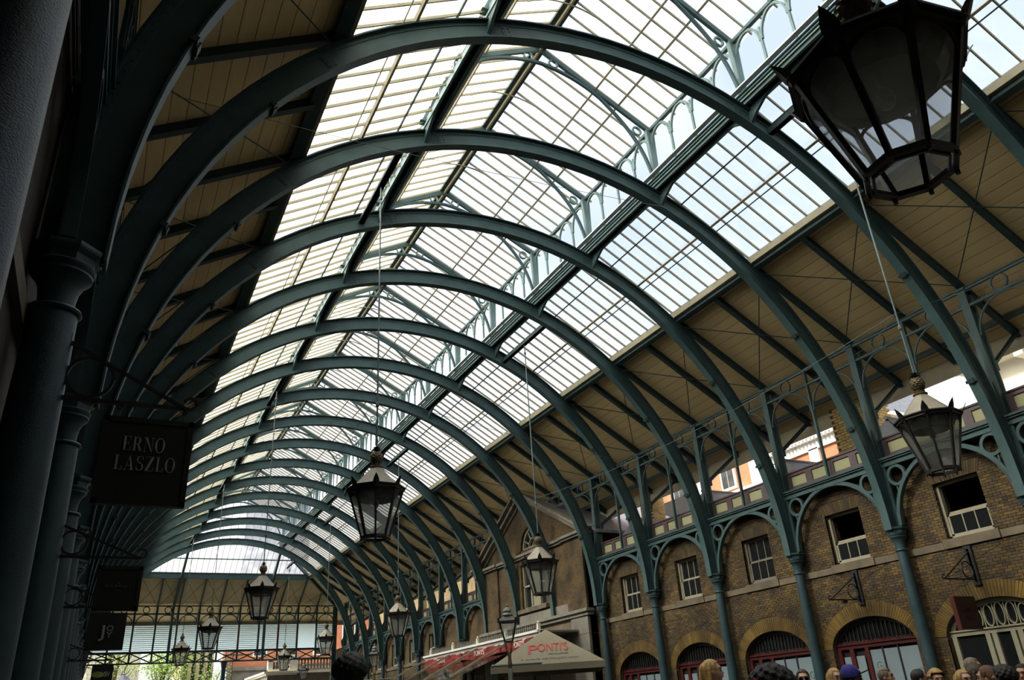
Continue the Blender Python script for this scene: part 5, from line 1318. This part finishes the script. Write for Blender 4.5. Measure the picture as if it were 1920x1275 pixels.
# ================================================================== OUTSIDE, SHADED SIDE AND BEYOND THE FAR END
L_ = house('shaded_side_light_block', 'tall dark block added behind the shaded side to keep out light, hidden by the columns')
q = MB(); q.box(-13.5, -10.7, -12, 62, 0, 11.5); q.build('wall', BRL, L_)  # added blocker, shuts out sky light on the shaded side
bk = house('camera_end_light_block', 'unseen brick wall added behind the camera to block light from that end')
q = MB(); q.box(-10.4, 12.9, -5.2, -3.7, 0, 17); q.build('wall', BRL, bk)  # added out of view to stop light entering behind the camera
T_ = house('dark_slate_tower', 'dark blue slate tower top seen through the glazed gable')
q = MB(); q.box(4.2, 10.5, 80, 88, 0, 22.5); q.build('wall', mat('blue_slate_wall', (.20, .23, .33), .6, var=.3), T_)
E_ = house('red_brick_terrace', 'red brick terrace over a pale stone ground storey across the far street')
q = MB(); q.box(3.2, 18, 75, 80, 6.3, 10.6); q.build('brick_wall', REDB, E_)
q = MB(); q.box(3.0, 18, 74.8, 75.2, 0, 6.0); q.box(2.8, 18, 74.6, 75.2, 6.0, 6.3); q.box(2.9, 18, 74.7, 75.1, 10.5, 10.8); q.build('stone_storey', STONE_G, E_)
for i in range(5):
    x = 5.0 + 2.6 * i; f = MB(); f.box(x, x + 1.2, 74.9, 75.02, 7.1, 9.9); w_ = f.build('window', WHITER, E_)
    f = MB(); f.box(x + .12, x + 1.08, 74.86, 74.91, 7.2, 9.8); f.build('pane', WING, w_)
F_ = house('buff_house', 'narrow buff house with tall windows between the trees and the stair')
q = MB(); q.box(-.9, 1.5, 72, 80, 0, 9.5); q.build('wall', mat('buff_render', (.46, .38, .24), .8, var=.2), F_)
for i in range(4):
    x = -.75 + .6 * i; f = MB(); f.box(x, x + .28, 71.92, 72.02, 4.5, 9.0); f.build('window', WING, F_)
G_ = house('grey_house', 'grey and pale house behind the trees at the far left of the opening')
q = MB(); q.box(-16, -3.2, 88, 92, 0, 10.5); q.build('wall', mat('grey_render', (.36, .34, .30), .8, var=.3, scale=.4), G_)
q = MB(); q.box(-11, -7.6, 70, 74, 0, 8.4); q.build('pale_wing', CREAMR, G_)
st = empty('fire_escape', (0, 0, 0)); tag(st, 'dark iron fire escape beside the blue column', 'stairs')
for i in range(14):
    q = MB(); q.box(1.62, 2.1, 66, 66.3, 3.0 + .26 * i, 3.04 + .26 * i); q.build('step', STEEL, st)
q = MB(); q.box(1.58, 1.62, 66, 66.1, 0, 7); q.box(2.1, 2.14, 66, 66.1, 0, 7); q.box(1.5, 3.4, 66, 66.6, 6.6, 6.65); q.build('stringer', BLACK, st)
bc = empty('iron_column', (.55, YE, 0)); tag(bc, 'blue grey iron column under the middle of the lattice girder', 'column')
q = MB(); q.lathe([(.22, 0), (.2, .3), (.15, .5), (.14, 5.2), (.2, 5.5), (.24, 5.66)], n=16); q.build('shaft', COLP, bc, smooth=True)
# kiosk
kq = empty('kiosk', (-5.2, 66, 0)); tag(kq, 'small kiosk with a slate pyramid roof and finial', 'kiosk')
q = MB(); q.lathe([(.95, 4.95), (.5, 5.15), (.07, 5.5)], n=8); q.build('roof', mat('dark_slate', (.07, .08, .11), .7), kq)
q = MB(); q.lathe([(.07, 5.5), (.1, 5.53), (.04, 5.6), (.06, 5.66), (.02, 5.8)], n=8); q.build('finial', SLATE, kq)
q = MB(); q.lathe([(.8, 0), (.8, 4.95)], n=8); q.build('wall', STONE_G, kq)
# trees in spring leaf
def tree(x, y, h, r, label, seed, dens=900):
    rnd = random.Random(seed); root = empty('tree', (x, y, 0)); tag(root, label, 'tree', None)
    q = MB(); q.tube([(0, 0, 0), (.15, 0, h * .3), (.0, .1, h * .5), (.2, 0, h * .72)], [.26, .22, .18, .1], 8)
    tips = []
    for i in range(14):
        t = rnd.uniform(0, 2 * PI); b = Vector((.1, 0, h * rnd.uniform(.35, .65))); e = Vector((math.cos(t) * r * rnd.uniform(.4, 1), math.sin(t) * r * rnd.uniform(.4, 1), h * rnd.uniform(.55, .98)))
        m_ = b.lerp(e, .5) + Vector((0, 0, .3)); q.tube([b, m_, e], [.09, .05, .015], 5); tips += [e, m_]
    q.build('trunk', BARK, root)
    q = MB()
    for i in range(dens):
        c = rnd.choice(tips) + Vector((rnd.gauss(0, .5), rnd.gauss(0, .5), rnd.gauss(0, .4)))
        a = Vector((rnd.uniform(-1, 1), rnd.uniform(-1, 1), rnd.uniform(-1, 1))).normalized() * .06; b = a.orthogonal().normalized() * .045
        q._add([c - a, c + b, c + a, c - b], [(0, 1, 2, 3)])
    q.build('foliage', LEAF, root)['kind'] = 'stuff'
tree(-2.6, 69, 8.6, 2.0, 'bright spring-green tree in the middle of the far opening', 3, 5200)
tree(-5.6, 76, 10.5, 2.4, 'thinly leaved tree behind the kiosk', 5, 2200)
tree(1.0, 69.8, 6.8, 1.1, 'small spring-green tree by the buff house', 9, 1500)
tree(-8.3, 66, 9.3, 1.6, 'dark-branched tree beside the lowest signboard', 12, 900)
# stone terrace with balustrade
te = empty('stone_terrace', (0, 62, 0)); tag(te, 'cream stone terrace with a balustrade just outside the far corner', 'terrace')
q = MB(); q.box(4.0, 6.0, 0.0, 8, 0, 5.0); q.box(6.0, 9.6, .5, 8, 0, 5.0); q.build('wall', STONE_G, te)
q = MB(); q.box(3.7, 6.1, -.3, 8, 5.0, 5.12); q.box(3.85, 6.05, -.15, 8, 4.88, 5.0); q.box(6.0, 9.6, .2, 8, 5.0, 5.15); q.build('cornice', CREAMR, te)
q = MB(); q.box(4.0, 4.35, 0, .35, 5.12, 5.85); q.box(5.55, 6.1, -.02, .5, 5.12, 6.15); q.box(4.0, 5.6, .02, .3, 5.12, 5.28); q.box(4.0, 5.6, .0, .32, 5.78, 5.92); q.box(4.9, 5.1, .04, .28, 5.28, 5.8); q.build('corner_block', CREAMR, te)
q = MB(); q.box(6.1, 9.5, .5, .8, 5.15, 5.27); q.box(6.1, 9.5, .48, .82, 5.92, 6.05); q.build('rail', STONE_G, te)
bm_ = MB(); bm_.lathe([(.08, 0), (.08, .06), (.05, .1), (.11, .25), (.09, .35), (.05, .5), (.08, .6), (.08, .66)], n=8); bme = bm_.mesh('baluster', STONE, True)
for i in range(14): link('baluster', bme, te, (6.3 + .235 * i, .65, 5.27))
for i in range(6): link('baluster', bme, te, (4.45 + .2 * i, .17, 5.2), None, (.9, .9, .85))

# ================================================================== PEOPLE
def blob(bm, c, r, M=None, seg=14):
    m_ = Matrix.Translation(c) @ (M or Matrix.Identity(4)) @ Matrix.Diagonal((*r, 1)); bmesh.ops.create_uvsphere(bm, u_segments=seg, v_segments=seg - 4, radius=1, matrix=m_)
def limb(bm, pts, rs):
    """a chain of overlapping balls and tapered tubes"""
    for (p, q_, a, b) in zip(pts, pts[1:], rs, rs[1:]):
        p, q_ = Vector(p), Vector(q_); n = max(2, int((q_ - p).length / .03))
        for i in range(n + 1): blob(bm, p.lerp(q_, i / n), (a + (b - a) * i / n,) * 3, None, 10)
def voxel(name, build, size=.012, mt=None, smooth=6):
    bm = bmesh.new(); build(bm); me = bpy.data.meshes.new(name); bm.to_mesh(me); bm.free()
    o = bpy.data.objects.new(name, me); COL.objects.link(o)
    r = o.modifiers.new('r', 'REMESH'); r.mode = 'VOXEL'; r.voxel_size = size
    s_ = o.modifiers.new('s', 'SMOOTH'); s_.iterations = smooth; s_.factor = .5
    dg = bpy.context.evaluated_depsgraph_get(); out = bpy.data.meshes.new_from_object(o.evaluated_get(dg)); bpy.data.objects.remove(o)
    out.name = name; out.materials.clear(); out.materials.append(mt); out.polygons.foreach_set('use_smooth', [True] * len(out.polygons)); return out
SKIN = mat('skin', (.50, .29, .19), .5, var=.1, scale=10); SKIN2 = mat('tanned_skin', (.36, .19, .11), .5, var=.1, scale=10)
def f_body(bm):        # 1.75 m figure facing +y
    limb(bm, [(0, 0, .95), (0, .0, 1.15), (0, -.01, 1.36)], [.145, .12, .145]); blob(bm, (.09, 0, 1.38), (.10, .085, .07)); blob(bm, (-.09, 0, 1.38), (.10, .085, .07))
    blob(bm, (0, .02, 1.28), (.16, .10, .14)); limb(bm, [(0, 0, 1.42), (0, .01, 1.54)], [.058, .052])
    # head
    blob(bm, (0, .0, 1.655), (.074, .092, .098)); blob(bm, (0, .035, 1.60), (.056, .060, .062)); blob(bm, (0, .062, 1.565), (.028, .026, .022))
    limb(bm, [(0, .088, 1.655), (0, .104, 1.622)], [.010, .0145]); blob(bm, (.0, .086, 1.59), (.024, .014, .012)); blob(bm, (0, .08, 1.68), (.05, .016, .012))
    for s in (1, -1):
        blob(bm, (s * .075, -.005, 1.635), (.010, .020, .032)); blob(bm, (s * .04, .055, 1.62), (.022, .022, .02))
        limb(bm, [(s * .175, 0, 1.39), (s * .215, -.01, 1.12), (s * .225, .06, .88)], [.052, .040, .026])
        blob(bm, (s * .225, .07, .835), (.018, .030, .045))
        for j in range(4): limb(bm, [(s * .225, .05 + .016 * j, .80), (s * .222, .055 + .017 * j, .77), (s * .212, .058 + .017 * j, (.742, .732, .736, .75)[3 - j])], [.0095, .0088, .008])
        limb(bm, [(s * .215, .10, .84), (s * .205, .115, .80), (s * .20, .112, .775)], [.012, .010, .009])
        limb(bm, [(s * .09, 0, .92), (s * .10, .01, .50), (s * .105, -.01, .09)], [.095, .062, .042]); limb(bm, [(s * .105, -.03, .045), (s * .115, .14, .035)], [.042, .036])
BODY = voxel('body', f_body, .0105, SKIN)
def f_shirt(bm):
    limb(bm, [(0, 0, .90), (0, .0, 1.15), (0, -.01, 1.36)], [.17, .138, .16]); blob(bm, (0, .02, 1.28), (.178, .118, .15)); blob(bm, (.09, 0, 1.38), (.12, .10, .082)); blob(bm, (-.09, 0, 1.38), (.12, .10, .082)); limb(bm, [(0, 0, 1.40), (0, 0, 1.47)], [.085, .066])
    for s in (1, -1): limb(bm, [(s * .175, 0, 1.39), (s * .215, -.01, 1.12), (s * .225, .05, .91)], [.068, .056, .042])
def f_trs(bm):
    limb(bm, [(0, 0, .93), (0, 0, .97)], [.16, .15])
    for s in (1, -1): limb(bm, [(s * .09, 0, .90), (s * .10, .01, .50), (s * .105, -.01, .10)], [.112, .082, .066])
def f_shoe(bm):
    for s in (1, -1): limb(bm, [(s * .105, -.04, .045), (s * .115, .16, .035)], [.05, .044])
TRS = voxel('trousers', f_trs, .016, mat('dark_denim', (.03, .04, .07), .8)); SHOE = voxel('shoes', f_shoe, .012, BLACK)
SHIRT = voxel('jacket', f_shirt, .014, mat('dark_jacket', (.02, .02, .022), .8))
def hair(kind):
    def f(bm):
        c = (0, -.008, 1.672)
        if kind == 'short': blob(bm, c, (.084, .100, .098))
        elif kind == 'bushy':
            blob(bm, (0, -.01, 1.68), (.098, .110, .100))
            for n_ in range(70):
                zz = 1 - n_ / 70 * 1.25; rr = math.sqrt(max(0, 1 - zz * zz)); a = n_ * 2.39996
                blob(bm, (.098 * rr * math.cos(a), -.01 + .110 * rr * math.sin(a), 1.68 + .100 * zz), (.018,) * 3, None, 8)
        elif kind == 'curly': [blob(bm, (.086 * math.cos(a) * math.sin(b), -.01 + .10 * math.sin(a) * math.sin(b), 1.672 + .10 * math.cos(b)), (.026,) * 3, None, 8) for a in [i * .52 for i in range(12)] for b in (.1, .5, .9, 1.3)]
        elif kind == 'long':
            blob(bm, (0, -.014, 1.672), (.083, .101, .100)); limb(bm, [(0, -.06, 1.66), (0, -.095, 1.5), (0, -.10, 1.30)], [.085, .075, .05])
            for s in (1, -1): limb(bm, [(s * .068, -.03, 1.66), (s * .080, -.04, 1.5), (s * .075, -.04, 1.36)], [.024, .032, .024])
    me = voxel('hair', f, .009, BLACK, 4)
    bm = bmesh.new(); bm.from_mesh(me)      # open the hair over the face
    kill = [v for v in bm.verts if (v.co.y > .050 and v.co.z < 1.728) or (kind != 'long' and v.co.z < 1.60 + .25 * max(0, v.co.y + .02)) or (v.co.y > .03 and v.co.z < 1.66)]
    bmesh.ops.delete(bm, geom=kill, context='VERTS'); bm.to_mesh(me); bm.free()
    # combed relief
    return me
HAIRS = {k: hair(k) for k in ('short', 'bushy', 'curly', 'long')}
def hmat(n, c): return mat(n, c, .55, var=.55, scale=30, bump=.8, bscale=140, stretch=(1, 1, .2))
HC = {'black': hmat('black_hair', (.010, .008, .007)), 'blonde': hmat('blonde_hair', (.50, .30, .10)), 'auburn': hmat('auburn_hair', (.16, .055, .02)), 'brown': hmat('brown_hair', (.055, .03, .015)), 'grey': hmat('grey_stubble', (.20, .15, .11))}
EYE = mat('eye_dark', (.02, .015, .01), .3); LIP = mat('lip', (.32, .10, .08), .5); BROW = mat('brow', (.05, .03, .02), .8); LENS = mat('sunglass_lens', (.008, .008, .01), .12)
CAPB = mat('blue_cap_cloth', (.035, .03, .24), .8, bump=.2)
fe = MB()
for s in (1, -1): fe.lathe([(0, -.006), (.0085, -.004), (.011, 0), (.0085, .004), (0, .006)], c=(s * .032, .083, 1.652), n=8, close=False)
EYES = fe.mesh('eyes', EYE); fe = MB()
for s in (1, -1): fe.bar((s * .016, .096, 1.674), (s * .050, .082, 1.676), .006, .008)
BROWS = fe.mesh('eyebrows', BROW); fe = MB(); fe.tube([(-.022, .094, 1.593), (0, .102, 1.592), (.022, .094, 1.593)], [.003, .0065, .003], 6); LIPS = fe.mesh('lips', LIP)
fe = MB()
for s in (1, -1): fe.prism([(s * .034 + .026 * math.cos(t), 1.652 + .020 * math.sin(t)) for t in [i * PI / 6 for i in range(12)]], lambda a, b, t: (a, t, b), .100, .106); fe.bar((s * .060, .102, 1.658), (s * .078, -.01, 1.655), .004, .005)
fe.bar((-.01, .106, 1.656), (.01, .106, 1.656), .004, .006); GLS = fe.mesh('sunglasses', LENS)
cp_ = MB(); cp_.lathe([(.0, .100), (.03, .097), (.062, .080), (.084, .046), (.091, 0), (.091, -.02), (.086, -.02), (.086, 0), (.0, .09)], c=(0, -.004, 1.688), n=20, close=False); CAPM = cp_.mesh('cap_crown', CAPB, True)
cb = MB(); cb.prism([(.075 * math.sin(a), .05 + .125 * math.cos(a)) for a in [(-1.35 + 2.7 * i / 12) for i in range(13)]], lambda a, b, t: (a, b, 1.690 + t + .35 * max(0, b - .08)), 0, .007); CAPBR = cb.mesh('cap_brim', BLACK)
def person(px, py, d, h, yaw, hr, hc, label, skin=None, extra=(), top=None):
    root = empty('person', (px, py, 0), yaw); root.scale = (h / 1.755,) * 3; tag(root, label, 'person', 'people standing at the lower edge')
    def L(n, me, mt=None):
        o = link(n, me, root)
        if mt: o.material_slots[0].link = 'OBJECT'; o.material_slots[0].material = mt
        return o
    L('body', BODY, skin); L('trousers', TRS); L('shoes', SHOE); L('jacket', SHIRT, top); L('eyes', EYES); L('eyebrows', BROWS); L('lips', LIPS)
    if hr: L('hair', HAIRS[hr], HC[hc])
    if 'glasses' in extra: L('sunglasses', GLS)
    if 'headglasses' in extra: o = L('sunglasses', GLS); o.location = (0, -.045, .075)
    if 'cap' in extra:
        L('cap_crown', CAPM); L('cap_brim', CAPBR)
        text_mesh('cap_badge', 'LA', .05, WHITET, .003, parent=root, M=Matrix.Translation((0, .088, 1.72)) @ Matrix.Rotation(.35, 4, 'X') @ Matrix.Rotation(PI, 4, 'Z') @ TXS)
    return root
def at(u, v, dd):
    """point dd metres away (level distance) on the ray through the photograph pixel u, v of the 1920 x 1275 frame"""
    r = _r * ((u - 960) / 1462.73) + _u * (-(v - 637.5) / 1462.73) + _f; r = r * (dd / math.hypot(r.x, r.y)); return r.x + CAMX, r.y, r.z + CAMZ
TOPS = [mat('jacket_%s' % n, c, .85) for n, c in (('grey', (.10, .10, .11)), ('navy', (.02, .03, .07)), ('olive', (.08, .08, .04)), ('pale', (.5, .48, .45)))]
for u, v, d, yaw, hr, hc, lb, sk, ex, tp in (
    (655, 1234, 6.0, .3, 'bushy', 'black', 'person with dark hair in silhouette, left of the second street lamp', SKIN2, (), None),
    (1333, 1238, 10.6, -2.3, 'long', 'blonde', 'person with long fair hair in profile before the dark red shopfront', None, (), TOPS[0]),
    (1440, 1258, 4.1, .6, 'bushy', 'black', 'person whose dark domed hair shows between the fair profile and the man with glasses', SKIN2, (), None),
    (1503, 1256, 11.9, 2.4, 'short', 'brown', 'person with short brown hair looking down, by the third column', None, ('glasses',), TOPS[3]),
    (1563, 1254, 11.6, 2.9, 'long', 'blonde', 'person with fair hair directly behind the blue cap', None, (), TOPS[0]),
    (1592, 1252, 9.0, -2.5, 'short', 'black', 'person in a blue baseball cap with a black peak', SKIN2, ('cap',), TOPS[1]),
    (1657, 1253, 13.0, -2.6, 'short', 'grey', 'person with cropped hair and sunglasses pushed up on the head', None, ('headglasses',), TOPS[2]),
    (1720, 1256, 12.4, -2.3, 'short', 'black', 'person with short black hair between the cropped head and the fair curls', SKIN2, (), TOPS[1]),
    (1753, 1258, 11.9, 2.6, 'curly', 'blonde', 'person with fair curly hair under the cafe sign', None, (), TOPS[0]),
    (1803, 1257, 11.0, 2.8, 'long', 'blonde', 'person with pale brown hair in front of the cream shopfront, low beside the sunglasses', None, (), TOPS[3]),
    (1820, 1234, 13.2, -2.5, 'short', 'grey', 'tallest person with cropped grey hair and dark sunglasses', None, ('glasses',), TOPS[0]),
    (1829, 1246, 11.9, -2.7, 'long', 'brown', 'person with brown hair and sunglasses just below the tallest man', None, ('glasses',), TOPS[2]),
    (1846, 1250, 9.8, .4, 'long', 'auburn', 'person with long auburn hair seen from behind', None, (), TOPS[2]),
    (1876, 1253, 8.6, .5, 'bushy', 'black', 'person with a round head of black hair near the picture corner', SKIN2, (), None),
    (1913, 1246, 11.6, 1.9, 'short', 'black', 'person in dark clothes cut by the picture edge', SKIN2, (), TOPS[1])):
    x, y, z = at(u, v, d); person(x, y, d, z + .0, yaw, hr, hc, lb, sk, ex, tp)
